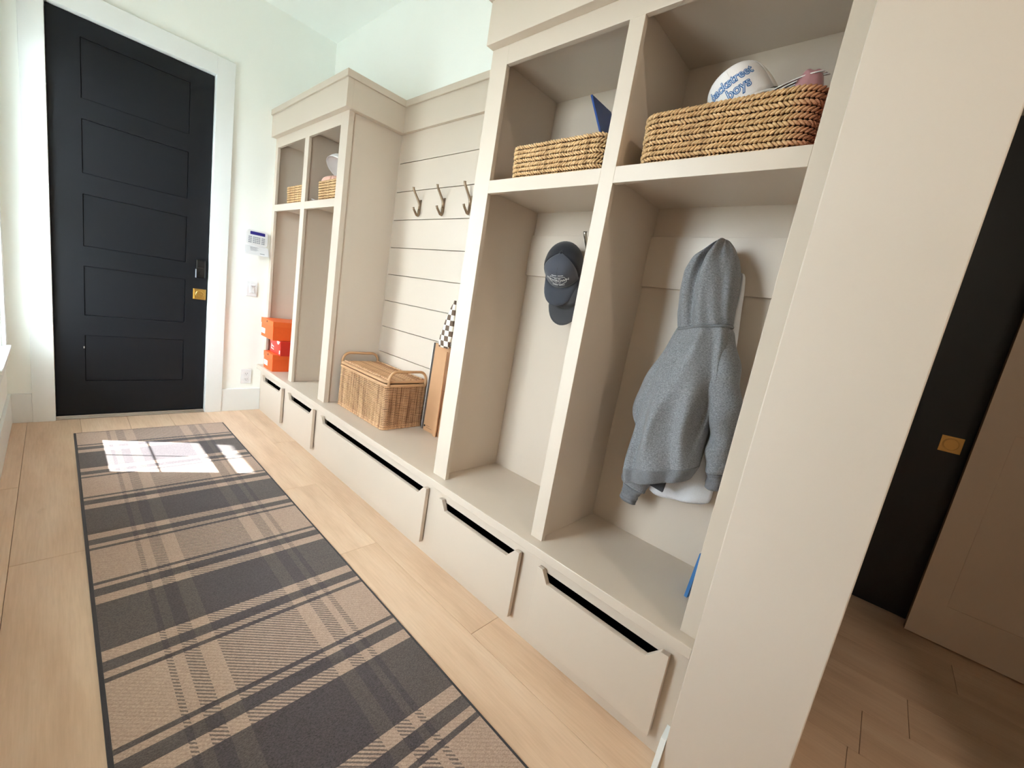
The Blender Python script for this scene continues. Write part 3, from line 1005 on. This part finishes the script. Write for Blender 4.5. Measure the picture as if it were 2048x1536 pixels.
# ------------------------------------------------------------------ shoe boxes
def shoe_box(label, loc, w_, d_, h_, body, lidm, rotz, deco):
    """w_ along x (length), d_ along y (width); local front end is -x"""
    T = thing('shoe_box', label, 'box', loc, 'shoe boxes stacked in the far locker', (0, 0, rotz))
    lh = 0.040
    MB().box(0, w_, -d_, 0, 0, h_ - 0.002).build('box_body', body, T, local=True, bevel=0.001)
    ld = MB()
    e = 0.003
    ld.box(-e, w_ + e, -d_ - e, e, h_ - 0.002, h_)
    ld.box(-e, -0.0005, -d_ - e, e, h_ - lh, h_ - 0.002).box(w_ + 0.0005, w_ + e, -d_ - e, e, h_ - lh, h_ - 0.002)
    ld.box(-0.0005, w_ + 0.0005, -d_ - e, -d_ - 0.0005, h_ - lh, h_ - 0.002).box(-0.0005, w_ + 0.0005, 0.0005, e, h_ - lh, h_ - 0.002)
    lo = ld.build('lid', lidm, T, local=True)
    if deco == 'label':
        MB().box(-0.0012, -0.0002, -0.092, -0.008, 0.026, 0.068).build('label_sticker', 'paper', T, local=True)
        tb = MB()
        for i in range(3):
            tb.box(-0.0018, -0.0011, -0.060 + 0.002 * i, -0.014, 0.035 + i * 0.010, 0.039 + i * 0.010)
        tag(tb.build('sticker_print', 'grey_plastic', T, local=True), kind='stuff')
        MB().disc((-e - 0.0006, -d_ * 0.5, h_ - 0.016), (-1, 0, 0), 0.009, 0.0008, 14).build('finger_hole', 'dark_slot', lo, local=True)
    else:
        MB().prism([(-d_ + 0.012, h_ - 0.004), (-d_ + 0.085, h_ - 0.004), (-d_ + 0.072, h_ - 0.026), (-d_ + 0.050, h_ - 0.034), (-d_ + 0.030, h_ - 0.026)], lambda a, b: (-e - 0.001, a, b), lambda a, b: (-e - 0.0002, a, b)).build('tag_mark', 'paper', T, local=True)
        mk = MB()
        mk.prism([(-0.085, 0.024), (-0.030, 0.030), (-0.030, 0.036), (-0.080, 0.032)], lambda a, b: (-0.0012, a, b), lambda a, b: (-0.0002, a, b))
        mk.prism([(-0.085, 0.044), (-0.040, 0.052), (-0.034, 0.060), (-0.080, 0.056)], lambda a, b: (-0.0012, a, b), lambda a, b: (-0.0002, a, b))
        mk.box(-0.0012, -0.0002, -0.034, -0.024, 0.026, 0.072)
        mk.box(-0.0012, -0.0002, -d_ + 0.008, -d_ + 0.028, 0.012, 0.042)
        mk.build('printed_mark', 'paper', T, local=True)
    return T


shoe_box('bottom orange shoe box standing on the bench', (-0.024, -0.098, ZB + 0.0003), 0.33, 0.205, 0.140, 'orange', 'orange_lid', 0.0, 'label')
shoe_box('red shoe box in the middle of the stack', (0.010, -0.125, ZB + 0.1412), 0.30, 0.235, 0.118, 'red', 'red', 0.0, 'mark')
shoe_box('top orange shoe box of the stack, jutting past the locker frame', (-0.045, -0.060, ZB + 0.2600), 0.33, 0.275, 0.150, 'orange', 'orange_lid', 0.0, 'label')

# ------------------------------------------------------------------ cardboard carton and checked sleeve
CB = thing('cardboard_carton', 'flat brown cardboard carton leaning on the shiplap beside the wicker trunk', 'box', (0.328, -1.905, ZB + 0.0005))
CB.rotation_euler = (0.0, 0.020, 0.0)
MB().box(0.0, 0.004, -0.46, 0.0, 0, 0.545).build('front_sheet', 'card', CB, local=True, bevel=0.001)
MB().box(0.006, 0.024, -0.458, 0.026, 0, 0.543).build('dark_backing', 'card_edge', CB, local=True)
MB().box(0.006, 0.023, 0.0262, 0.029, 0, 0.543).build('light_edge', 'paper', CB, local=True)
MB().box(-0.0006, 0, -0.16, -0.159, 0.20, 0.36).box(-0.0006, 0, -0.16, -0.10, 0.2805, 0.2815).build('fold_line', 'ink', CB, local=True)
MB().box(-0.0006, 0, -0.085, -0.028, 0.022, 0.0235).box(-0.0006, 0, -0.060, -0.028, 0.034, 0.0355).build('printed_line', 'ink', CB, local=True)
MB().disc((-0.0005, -0.012, 0.03), (-1, 0, 0), 0.006, 0.003, 12).build('fastener', 'black_knob', CB, local=True)

CK = thing('checked_sleeve', 'brown and cream checked fabric sleeve standing behind the carton', 'bag', (0.345, -2.05, 0.4035))
prof = [(0.535, 0.045, 0.010, 0.02), (0.57, 0.050, 0.016, 0.016), (0.61, 0.050, 0.018, 0.010), (0.66, 0.043, 0.017, 0.0), (0.72, 0.032, 0.014, -0.010), (0.77, 0.018, 0.011, -0.020), (0.81, 0.006, 0.006, -0.028)]
rr, uvs = [], []
for z, hy, hx, cy in prof:
    rr.append([Vector((-0.035 + hx * math.cos(2 * PI * q / 16), cy + 0.012 + hy * math.sin(2 * PI * q / 16), z)) for q in range(16)])
ck = MB().rings(rr).build('fabric', 'check', CK, smooth=True, local=True)
uvl = ck.data.uv_layers.new(name='UVMap')
for poly in ck.data.polygons:
    for li in poly.loop_indices:
        v = ck.data.vertices[ck.data.loops[li].vertex_index].co
        uvl.data[li].uv = ((v.y * 33.0) + 20.37, v.z * 33.0)
MB().box(-0.036, -0.030, -0.005, 0.020, 0.0, 0.515).build('inner_stick', 'card', CK, local=True)


# ------------------------------------------------------------------ caps
def cap_surface(a, t, off=0.0, hf=0.120, hb=0.104, ax=0.098, by=0.082, p=2.5):
    front = max(0.0, math.cos(a))
    h = hb + (hf - hb) * front ** 1.2
    h += (0.110 - h) * t ** 3
    p = p + 2.2 * front
    c = max(0.0, 1 - t ** p) ** (1 / (2.05 + 0.7 * front))
    s_ = t ** 0.92
    x = (ax + off) * math.cos(a) * c
    y = (by + off) * math.sin(a) * c
    return Vector((x * (1.0 + 0.05 * front * (1 - t)), y, (h + off) * s_))


def text_mesh(body, size, offset=0.0, shear=0.0, bold=0.0):
    cu = bpy.data.curves.new('lettering', 'FONT')
    cu.body = body
    cu.size = size
    cu.align_x = 'CENTER'
    cu.align_y = 'CENTER'
    cu.offset = offset
    cu.shear = shear
    cu.resolution_u = 3
    ob = bpy.data.objects.new('lettering', cu)
    COL.objects.link(ob)
    dg = bpy.context.evaluated_depsgraph_get()
    me = bpy.data.meshes.new_from_object(ob.evaluated_get(dg))
    COL.objects.unlink(ob)
    bpy.data.objects.remove(ob)
    bm = bmesh.new()
    bm.from_mesh(me)
    bmesh.ops.triangulate(bm, faces=bm.faces)
    bmesh.ops.subdivide_edges(bm, edges=[e for e in bm.edges if e.calc_length() > size * 0.35], cuts=1)
    vs_ = [v.co.copy() for v in bm.verts]
    bm.verts.index_update()
    fs_ = [tuple(v.index for v in f.verts) for f in bm.faces]
    bm.free()
    bpy.data.meshes.remove(me)
    return vs_, fs_


def on_cap(vs_, cu, ct, off, tilt=0.0):
    """map flat (u, v) in metres onto the crown around angle cu, height ct"""
    out = []
    for v in vs_:
        x = v.x * math.cos(tilt) - v.y * math.sin(tilt)
        y = v.x * math.sin(tilt) + v.y * math.cos(tilt)
        out.append(cap_surface(cu + x / 0.090, min(0.98, max(0.01, ct + y / 0.125)), off))
    return out


def cap(label, loc, fwd, up, crown, back, bill, under=None, group=None, btn=None):
    fwd = Vector(fwd).normalized()
    up = Vector(up)
    up = (up - fwd * up.dot(fwd)).normalized()
    left = up.cross(fwd)
    m3 = Matrix((fwd, left, up)).transposed()
    T = thing('baseball_cap', label, 'cap', loc, group, m3.to_euler())
    na, nt = 17, 16
    A = math.radians(62)
    MB().grid(lambda i, j: cap_surface(-A + 2 * A * i / (na - 1), 1 - (1 - j / (nt - 1)) ** 1.6), na, nt).build('front_panel', crown, T, smooth=True, local=True, solid=0.002)
    nb = 23
    MB().grid(lambda i, j: cap_surface(A + (2 * PI - 2 * A) * i / (nb - 1), 1 - (1 - j / (nt - 1)) ** 1.6), nb, nt).build('back_panel', back, T, smooth=True, local=True, solid=0.002)
    # seam lines on the crown
    sm = MB()
    sm.tube([cap_surface(0, t / 10, 0.0008) for t in range(0, 11)], 0.0008, 5)
    for s_ in (-1, 1):
        sm.tube([cap_surface(s_ * A, t / 10, 0.0008) for t in range(0, 11)], 0.0010, 5)
    sm.build('seam', back, T, smooth=True, local=True)

    def bl(i, j, dz=0.0):
        u = -1 + 2 * i / 16
        a = u * math.radians(66)
        base = cap_surface(a, 0.02)
        ln = 0.074 * (1 - abs(u) ** 2.6) ** 0.5 if abs(u) < 1 else 0.0
        q = j / 6
        x = base.x + ln * q + 0.006 * (1 - abs(u)) * q
        y = base.y * (1 + 0.04 * q)
        z = 0.002 - 0.024 * (abs(u) ** 2) * (0.3 + 0.7 * q) - 0.012 * q * q + dz
        return Vector((x, y, z))
    MB().grid(bl, 17, 7).build('bill', bill, T, smooth=True, local=True, solid=0.0035)
    if under:
        MB().grid(lambda i, j: bl(i, j, -0.0026), 17, 7).build('bill_underside', under, T, smooth=True, local=True)
    c0 = cap_surface(0, 1.0)
    MB().ellipsoid((0, 0, 0.1105), 0.004, 0.007, 0.007, (Vector((0, 0, 1)), Vector((1, 0, 0)), Vector((0, 1, 0))), 10, 6).build('button', btn or crown, T, smooth=True, local=True)
    # sweatband
    sb = []
    for t in (0.01, 0.16):
        sb.append([cap_surface(2 * PI * q / 36, t, -0.003) for q in range(36)])
    MB().rings(sb, cap=False).build('sweatband', back, T, smooth=True, local=True)
    return T


# dark caps hanging from the hook in the near locker
UPC, FWC = Vector((-0.865, -0.366, 0.376)).normalized(), Vector((-0.361, -0.191, -0.934)).normalized()
L1 = Vector((0.2969, -2.7812, 1.4358))
c2 = cap('dark grey cap hanging lower, only its bill showing beneath the other cap', L1 - UPC * 0.046 + Vector((-0.008, -0.040, -0.062)), FWC, UPC, 'cap_grey', 'cap_grey', 'cap_grey', group='caps on the hook in the near locker')
c2.scale = (1.0, 1.0, 0.36)
c1 = cap('charcoal trucker cap with white printed badge hanging inside the near locker', L1, FWC, UPC, 'cap_navy', 'cap_mesh', 'cap_bill', group='caps on the hook in the near locker', btn='cap_mesh')
# badge print
pm = MB()
v_, f_ = text_mesh('FLOGROWN', 0.0185, 0.0004)
pm.add(on_cap(v_, 0.0, 0.45, 0.0022), f_)
hexp = [(-0.034, 0.020), (0.034, 0.020), (0.040, 0.006), (0.040, -0.012), (0.016, -0.026), (-0.012, -0.026), (-0.036, -0.010), (-0.036, 0.006)]
for i in range(len(hexp)):
    a, b = Vector(hexp[i] + (0,)), Vector(hexp[(i + 1) % len(hexp)] + (0,))
    pth = [a.lerp(b, k / 4) for k in range(5)]
    if abs((a.y + b.y) / 2) > 0.0085 or True:
        pm.tube(on_cap(pth, 0.0, 0.45, 0.0022), 0.0007, 5)
for i in range(11):
    u = -0.026 + i * 0.0052
    if i in (5,):
        continue
    pm.tube(on_cap([Vector((u, 0.029 + 0.002 * math.cos(u * 50), 0)), Vector((u + 0.0034, 0.029 + 0.002 * math.cos(u * 50), 0))], 0.0, 0.45, 0.0022), 0.0013, 5)
    pm.tube(on_cap([Vector((u, -0.031 + 0.0 * u, 0)), Vector((u + 0.0034, -0.031, 0))], 0.0, 0.45, 0.0022), 0.0013, 5)
    if 2 <= i <= 8:
        pm.tube(on_cap([Vector((u * 0.8, 0.0135, 0)), Vector((u * 0.8 + 0.003, 0.0135, 0))], 0.0, 0.45, 0.0022), 0.0012, 5)
        pm.tube(on_cap([Vector((u * 0.7, -0.0145, 0)), Vector((u * 0.7 + 0.0026, -0.0145, 0))], 0.0, 0.45, 0.0022), 0.0010, 5)
pm.build('badge_print', 'white_print', c1, local=True, fixn=False)

# white cap on the large basket; basis baked for a cap rolled to the left and facing the hall
c3 = cap('white cap with blue lettering lying on the large jute basket', (0.212, -3.4074, 1.9173), (-0.933, -0.212, -0.2908), (-0.3596, 0.5172, 0.7766), 'cap_white', 'cap_white', 'cap_white', 'cap_under')
c3.scale = (1.08, 1.08, 1.08)
for body, ct, sz in (('backstreet', 0.53, 0.034), ('boys', 0.30, 0.034)):
    v_, f_ = text_mesh(body, sz, 0.0016)
    sx = 0.86 if body == 'backstreet' else 1.0
    du = -0.004 if body == 'backstreet' else 0.008
    v1 = [Vector((p.x * sx + du, p.y, 0)) for p in v_]
    MB().add(on_cap(v1, 0.0, ct, 0.0016), f_).build('lettering', 'print_blue', c3, local=True, fixn=False)
    v_, f_ = text_mesh(body, sz, -0.0007)
    v1 = [Vector((p.x * sx + du, p.y, 0)) for p in v_]
    MB().add(on_cap(v1, 0.0, ct, 0.0022), f_).build('lettering_fill', 'print_pale', c3, local=True, fixn=False)

# caps on the far basket
cap('pink cap lying flat on the far jute basket', (0.125, -0.835, 1.846), (0.25, -0.97, 0.0), (0.0, 0.0, 1.0), 'cap_pink', 'cap_pink', 'cap_pink', group='caps on the far basket').scale = (1, 1, 0.5)
cap('white cap tipped open on top of the pink cap', (0.125, -0.865, 1.950), (0.55, -0.75, -0.35), (0.75, 0.10, 0.62), 'cap_white', 'cap_white', 'cap_white', 'cap_beige', group='caps on the far basket')

# ------------------------------------------------------------------ papers, pouch, folder, book
def sheet(name, label, cat, fn, mat, nu=12, nv=6, th=0.0015, group=None):
    o = MB().grid(fn, nu, nv).build(name, mat, smooth=True, solid=th)
    return tag(o, label, cat, group)


for k in range(3):
    def fn(i, j, k=k):
        u, v = i / 11, j / 5
        return Vector((0.075 + 0.030 * k + 0.016 * v, -3.470 - 0.145 * u, 1.872 + 0.034 * math.sin(u * PI * 0.55) + 0.011 * k + 0.006 * v + 0.008 * u))
    sheet('magazine', ('pale curled magazine lying frontmost in the large basket', 'pale curled magazine lying second in the large basket', 'pale curled magazine lying rearmost in the large basket')[k], 'magazine', fn, 'paper', th=0.0022, group='curled papers in the large basket')
pb = MB()
rr = []
for k in range(9):
    t = k / 8
    zc = 1.79 + 0.140 * t
    w1 = 0.042 * (1 - 0.35 * t) + 0.004 * math.sin(k * 2.3)
    d1 = 0.055 * (1 - 0.5 * t)
    rr.append([Vector((0.105 + d1 * math.cos(2 * PI * q / 18) * (1 + 0.08 * math.sin(3 * q + k)), -3.585 + w1 * math.sin(2 * PI * q / 18) * (1 + 0.10 * math.cos(2 * q + k * 1.3)), zc + 0.006 * math.sin(q * 1.7))) for q in range(18)])
pbo = pb.rings(rr).build('plastic_pouch', 'pink_bag', smooth=True, sub=1)
tag(pbo, 'crumpled pink plastic pouch at the right end of the large basket', 'bag')

e1 = Vector((0, -0.453, -0.891))
P0 = Vector((0.215, -2.822, 2.079))
nx = Vector((0, 0.891, -0.453))
fd = MB()
fd.add([P0, P0 + Vector((0.15, 0, 0)), P0 + Vector((0.15, 0, 0)) + e1 * 0.33, P0 + e1 * 0.33,
        P0 + nx * 0.008, P0 + Vector((0.15, 0, 0)) + nx * 0.008, P0 + Vector((0.15, 0, 0)) + e1 * 0.33 + nx * 0.008, P0 + e1 * 0.33 + nx * 0.008],
       [(0, 1, 2, 3), (4, 7, 6, 5), (0, 4, 5, 1), (1, 5, 6, 2), (2, 6, 7, 3), (3, 7, 4, 0)])
fo = fd.build('folder', 'blue', bevel=0.0015)
tag(fo, 'dark blue folder leaning out of the jute basket', 'folder')

BK = thing('book', 'thin blue book standing on the bench behind the nearest stile', 'book', (0.173, -3.601, ZB + 0.0005))
A_, B_, W_ = Vector((0, 0, 0)), Vector((-0.010, -0.014, 0.165)), Vector((0.13, -0.018, 0))
nb_ = W_.cross(B_).normalized()
if nb_.y > 0:
    nb_ = -nb_


def slab(o0, o1, k=0.0):
    w0, b0 = W_.normalized() * k, B_.normalized() * k
    q = [A_ + w0 + b0, A_ + W_ - w0 + b0, A_ + W_ + B_ - w0 - b0, A_ + B_ + w0 - b0]
    return MB().add([p + nb_ * o0 for p in q] + [p + nb_ * o1 for p in q], [(0, 1, 2, 3), (4, 7, 6, 5), (0, 4, 5, 1), (1, 5, 6, 2), (2, 6, 7, 3), (3, 7, 4, 0)])


slab(0, 0.0015).build('cover', 'blue_book', BK, local=True)
slab(0.0016, 0.0085, 0.002).build('pages', 'paper', BK, local=True)
slab(0.0086, 0.010).build('cover', 'blue_book', BK, local=True)
W0_ = W_
A_, W_ = -W0_.normalized() * 0.0012, W0_.normalized() * 0.0024
slab(0.0, 0.010).build('spine', 'blue_book', BK, local=True)

wl = thing('small_case', 'small dark brown case on the far shelf beside the basket with caps', 'case', (0.08, -0.715, ZSH))
MB().box(-0.05, 0.05, -0.028, 0.028, 0.0005, 0.018).build('leather_body', 'brown', wl, local=True, bevel=0.004)
MB().box(-0.05, 0.05, -0.030, 0.028, 0.0185, 0.0215, Matrix.Rotation(0.15, 4, 'X')).build('flap', 'paper', wl, local=True)


# ------------------------------------------------------------------ hoodie and tee
def interp(tab, z):
    """tab: rows (z, ...) sorted from high z to low z"""
    if z >= tab[0][0]:
        return tab[0][1:]
    for a, b in zip(tab[:-1], tab[1:]):
        if b[0] <= z <= a[0]:
            f = (a[0] - z) / (a[0] - b[0])
            f = f * f * (3 - 2 * f) * 0.5 + f * 0.5
            return tuple(p + (q - p) * f for p, q in zip(a[1:], b[1:]))
    return tab[-1][1:]


def garment(name, tab, mat, parent, z1, z0, nz, nq, fold, cap_=False, sub=1, solid=0.0):
    rr = []
    for k in range(nz):
        z = z1 + (z0 - z1) * k / (nz - 1)
        yl, yr, xf, xb, lift = interp(tab, z)
        cy, hy = (yl + yr) / 2, (yl - yr) / 2
        cx, hx = (xf + xb) / 2, (xb - xf) / 2
        ring = []
        for q in range(nq):
            th = 2 * PI * q / nq
            ct, st_ = math.cos(th), math.sin(th)
            # superellipse so that it hangs rather flat
            e = 0.8
            px = math.copysign(abs(ct) ** e, ct)
            py = math.copysign(abs(st_) ** e, st_)
            f = fold(th, z)
            x = cx + hx * px - f * (1 if ct < 0.35 else 0.2)
            y = cy + hy * py
            s_ = (y - cy) / max(hy, 1e-4)
            ring.append(Vector((min(x, 0.366), y, z + lift * s_)))
        rr.append(ring)
    return MB().rings(rr, cap=cap_).build(name, mat, parent, smooth=True, sub=sub, solid=solid)


HD = thing('hoodie', 'heather grey hooded sweatshirt hanging from a hook in the near locker', 'hoodie', (0.369, -3.43, 1.50))


def bump_(x, c, w_):
    return math.exp(-((x - c) / w_) ** 2)


# body: z, y-left, y-right, x-front, x-back, lift (tilt of the rows)
body_tab = [(1.270, -3.350, -3.505, 0.200, 0.345, -0.018), (1.21, -3.338, -3.522, 0.180, 0.350, -0.012), (1.10, -3.312, -3.535, 0.160, 0.352, -0.01),
            (1.00, -3.292, -3.530, 0.150, 0.350, -0.02), (0.90, -3.290, -3.520, 0.150, 0.345, -0.03), (0.80, -3.287, -3.523, 0.148, 0.335, -0.04), (0.765, -3.288, -3.525, 0.150, 0.330, -0.045)]


def body_fold(th, z):
    t = (1.27 - z) / 0.5
    y = math.sin(th)              # +1 towards the far side
    f = 0.016 * math.cos(7.5 * y + 6 * t) * (0.25 + 0.75 * t)
    f += 0.020 * bump_(y, -0.15 + 0.5 * t, 0.16) * bump_(t, 0.5, 0.5)
    f -= 0.048 * bump_(y, -0.70 - 0.1 * t, 0.14) * bump_(t, 0.62, 0.30)
    f += 0.022 * bump_(y, -0.85, 0.2) * bump_(t, 0.3, 0.25)
    f -= 0.018 * bump_(y, 0.62 - 0.15 * t, 0.13) * bump_(t, 0.6, 0.35)
    return f


garment('body', body_tab, 'hoodie', HD, 1.270, 0.765, 34, 64, body_fold)
hem_tab = [(0.770, -3.288, -3.525, 0.150, 0.330, -0.045), (0.755, -3.291, -3.520, 0.153, 0.325, -0.045), (0.716, -3.300, -3.508, 0.160, 0.318, -0.045)]
garment('waistband', hem_tab, 'rib', HD, 0.770, 0.716, 7, 64, lambda th, z: body_fold(th, 0.77) * 0.85 + 0.002, solid=0.004)
# hood
hood_tab = [(1.556, -3.418, -3.430, 0.262, 0.300, 0.0), (1.545, -3.400, -3.442, 0.240, 0.320, 0.0), (1.525, -3.376, -3.458, 0.222, 0.335, 0.0), (1.490, -3.338, -3.478, 0.205, 0.345, 0.0), (1.445, -3.322, -3.490, 0.195, 0.350, -0.004),
            (1.390, -3.322, -3.498, 0.190, 0.350, -0.008), (1.320, -3.332, -3.503, 0.195, 0.348, -0.012), (1.262, -3.345, -3.508, 0.205, 0.345, -0.018)]


def hood_fold(th, z):
    t = (1.556 - z) / 0.294
    y = math.sin(th)
    f = -0.060 * bump_(y, 0.28 - 0.12 * t, 0.10) * max(0.0, 1 - t) ** 0.5 * max(0.0, min(1, t * 6))
    f += 0.030 * bump_(y, 0.02, 0.16) * (1 - 0.6 * t)
    f += 0.014 * bump_(y, 0.62, 0.2) * (1 - t)
    f -= 0.012 * bump_(y, -0.65, 0.16) * bump_(t, 0.4, 0.3)
    f += 0.004 * math.cos(13 * y + 7 * t)
    return f


garment('hood', hood_tab, 'hoodie', HD, 1.556, 1.262, 26, 56, hood_fold, cap_=True)
# neck seam
sm = []
for q in range(64):
    th = 2 * PI * q / 64
    yl, yr, xf, xb, lift = interp(body_tab, 1.268)
    ct, st_ = math.cos(th), math.sin(th)
    px = math.copysign(abs(ct) ** 0.8, ct)
    py = math.copysign(abs(st_) ** 0.8, st_)
    f = body_fold(th, 1.268)
    sm.append(Vector((min((xf + xb) / 2 + (xb - xf) / 2 * px * 1.02 - f * (1 if ct < 0.35 else 0.2), 0.366), (yl + yr) / 2 + (yl - yr) / 2 * py * 1.02, 1.266 + lift * py)))
MB().tube(sm, 0.0045, 6, loop=True).build('neck_seam', 'rib', HD, smooth=True)


def sleeve(name, path, parent, mat, nq=20, wr=0.006, seed=1):
    """path rows: centre x,y,z, half width y-ish, half depth x-ish"""
    n = 26
    P = []
    for k in range(n):
        f = k / (n - 1) * (len(path) - 1)
        i = min(int(f), len(path) - 2)
        g = f - i
        # catmull-rom for smoothness
        p0, p1, p2, p3 = path[max(i - 1, 0)], path[i], path[i + 1], path[min(i + 2, len(path) - 1)]
        P.append([0.5 * ((2 * b) + (c_ - a) * g + (2 * a - 5 * b + 4 * c_ - d__) * g * g + (-a + 3 * b - 3 * c_ + d__) * g ** 3) for a, b, c_, d__ in zip(p0, p1, p2, p3)])
    rr = []
    for k, (x, y, z, hy, hx) in enumerate(P):
        a = P[min(k + 1, n - 1)]
        b = P[max(k - 1, 0)]
        t = Vector((a[0] - b[0], a[1] - b[1], a[2] - b[2])).normalized()
        bx = Vector((1, 0, 0))
        by = t.cross(bx).normalized()
        bx = by.cross(t).normalized()
        ring = []
        for q in range(nq):
            th = 2 * PI * q / nq
            w_ = wr * (math.sin(3 * th + k * 0.55 + seed) * 0.5 + math.sin(k * 1.15 + seed * 2 + 1.5 * math.sin(th)) * 0.7)
            ring.append(Vector((x, y, z)) + bx * ((hx + w_) * math.cos(th)) + by * ((hy + w_) * math.sin(th)))
        for v in ring:
            v.x = min(v.x, 0.366)
        rr.append(ring)
    return MB().rings(rr, cap=True).build(name, mat, parent, smooth=True, sub=1)


# far sleeve: bends at the elbow then drops behind the waistband
sl1 = sleeve('sleeve', [(0.272, -3.392, 1.262, 0.040, 0.050), (0.262, -3.360, 1.150, 0.052, 0.064), (0.264, -3.318, 1.040, 0.054, 0.064), (0.272, -3.296, 0.955, 0.050, 0.056), (0.286, -3.312, 0.865, 0.044, 0.048), (0.298, -3.312, 0.740, 0.055, 0.042), (0.298, -3.308, 0.665, 0.058, 0.038), (0.296, -3.303, 0.630, 0.048, 0.034)], HD, 'hoodie', seed=1)
sleeve('cuff', [(0.296, -3.302, 0.634, 0.044, 0.032), (0.295, -3.298, 0.610, 0.036, 0.028), (0.294, -3.294, 0.585, 0.034, 0.027), (0.294, -3.292, 0.572, 0.034, 0.026)], HD, 'rib', wr=0.0015, seed=2)
# near sleeve: falls straight beside the locker side
sl2 = sleeve('sleeve', [(0.272, -3.470, 1.262, 0.040, 0.055), (0.258, -3.512, 1.165, 0.050, 0.066), (0.258, -3.542, 1.060, 0.050, 0.064), (0.270, -3.565, 0.950, 0.042, 0.055), (0.280, -3.566, 0.860, 0.038, 0.048), (0.284, -3.570, 0.800, 0.030, 0.040)], HD, 'hoodie', seed=3)
sleeve('cuff', [(0.284, -3.570, 0.806, 0.028, 0.036), (0.285, -3.572, 0.780, 0.025, 0.031), (0.286, -3.573, 0.745, 0.025, 0.030)], HD, 'rib', wr=0.0015, seed=4)
# dark pocket lining peeking below the waistband
MB().prism([(-3.385, 0.725), (-3.388, 0.690), (-3.436, 0.683), (-3.440, 0.722)], lambda a, b: (0.225, a, b), lambda a, b: (0.235, a, b)).build('hanging_label', 'cap_under', HD, bevel=0.002)

TE = thing('tee_shirt', 'white tee shirt hanging behind the grey hoodie, its hem showing', 'shirt', (0.369, -3.46, 1.47))
tee_tab = [(1.47, -3.440, -3.486, 0.340, 0.362, 0.0), (1.40, -3.42, -3.498, 0.335, 0.364, 0.0), (1.20, -3.40, -3.520, 0.318, 0.364, 0.0), (0.90, -3.375, -3.545, 0.300, 0.364, 0.0), (0.74, -3.350, -3.568, 0.290, 0.364, -0.018), (0.642, -3.350, -3.570, 0.285, 0.360, -0.022)]
garment('tee_body', tee_tab, 'tee', TE, 1.47, 0.642, 26, 48, lambda th, z: 0.006 * math.cos(7 * math.sin(th) + z * 4), cap_=True)


# ------------------------------------------------------------------ side passage doors
def yz_door(x_face, th, y0, y1, z0, z1, inset, mat, name, label, panels=None, depth=0.008):
    d = MB()
    d.box(x_face + (depth if panels else 0), x_face + th, y0, y1, z0, z1)
    if panels:
        (pa, pb_), zs_ = panels
        d.box(x_face, x_face + depth, y0, pa, z0, z1).box(x_face, x_face + depth, pb_, y1, z0, z1)
        zz = [z0] + [v for p in zs_ for v in p] + [z1]
        for a, b in zip(zz[0::2], zz[1::2]):
            d.box(x_face, x_face + depth, pa, pb_, a, b)
    return struct(name, d, mat, label)


d2 = yz_door(1.730, 0.04, -3.40, -4.30, 0.004, 2.44, 0, 'navy', 'door_2', 'near-black sliding door with square brass pull')
fp = MB().box(1.7275, 1.730, -4.175, -4.254, 0.896, 0.975).build('flush_pull_plate', 'brass_dull', d2, bevel=0.001)
rr = []
for dx, r in ((0.0, 0.031), (-0.002, 0.030), (-0.002, 0.027), (0.004, 0.025), (0.006, 0.0)):
    rr.append([Vector((1.7272 + dx * (1 if dx < 0 else 0.3) , -4.2145 + max(r, 0.001) * math.cos(2 * PI * q / 28), 0.9355 + max(r, 0.001) * math.sin(2 * PI * q / 28))) for q in range(28)])
MB().rings(rr).build('pull_cup', 'brass_dull', fp, smooth=False)
d3 = yz_door(1.605, 0.040, -4.272, -5.16, 0.008, 2.44, 0, 'cream', 'door_3', 'cream panelled door standing in front of the near-black door', ((-4.375, -5.06), [(0.200, 1.05), (1.17, 2.32)]))
MB().box(1.6055, 1.6445, -4.2705, -4.272, 0.008, 2.44).build('door_edge', 'edge', d3)
for a, b in ((0.200, 1.05), (1.17, 2.32)):
    MB().box(1.6115, 1.616, -4.376, -5.059, a + 0.001, b - 0.001).build('door_panel', 'cream', d3, bevel=0.002)


# ------------------------------------------------------------------ unseen fill light added in the ceiling behind the camera
def fill_light(label, x, y, energy, color):
    T = thing('ceiling_fill_light', label, 'ceiling light', (x, y, H), None)
    rr = []
    for r, z in ((0.075, 0.0), (0.075, -0.006), (0.055, -0.006), (0.052, 0.0)):
        rr.append([Vector((r * math.cos(2 * PI * q / 28), r * math.sin(2 * PI * q / 28), z)) for q in range(28)])
    MB().rings(rr, cap=False).build('fill_lamp_trim_ring', 'fill_lamp_trim', T, local=True)
    ld = bpy.data.lights.new('fill_lamp', 'AREA')
    ld.shape = 'DISK'
    ld.size = 0.10
    ld.energy = energy
    ld.color = color
    lo = bpy.data.objects.new('fill_lamp', ld)
    COL.objects.link(lo)
    lo.parent = T
    lo.location = (0, 0, -0.004)


fill_light('added round ceiling fill light at the near end of the hall', -0.70, -5.00, 8, (1.0, 0.86, 0.72))
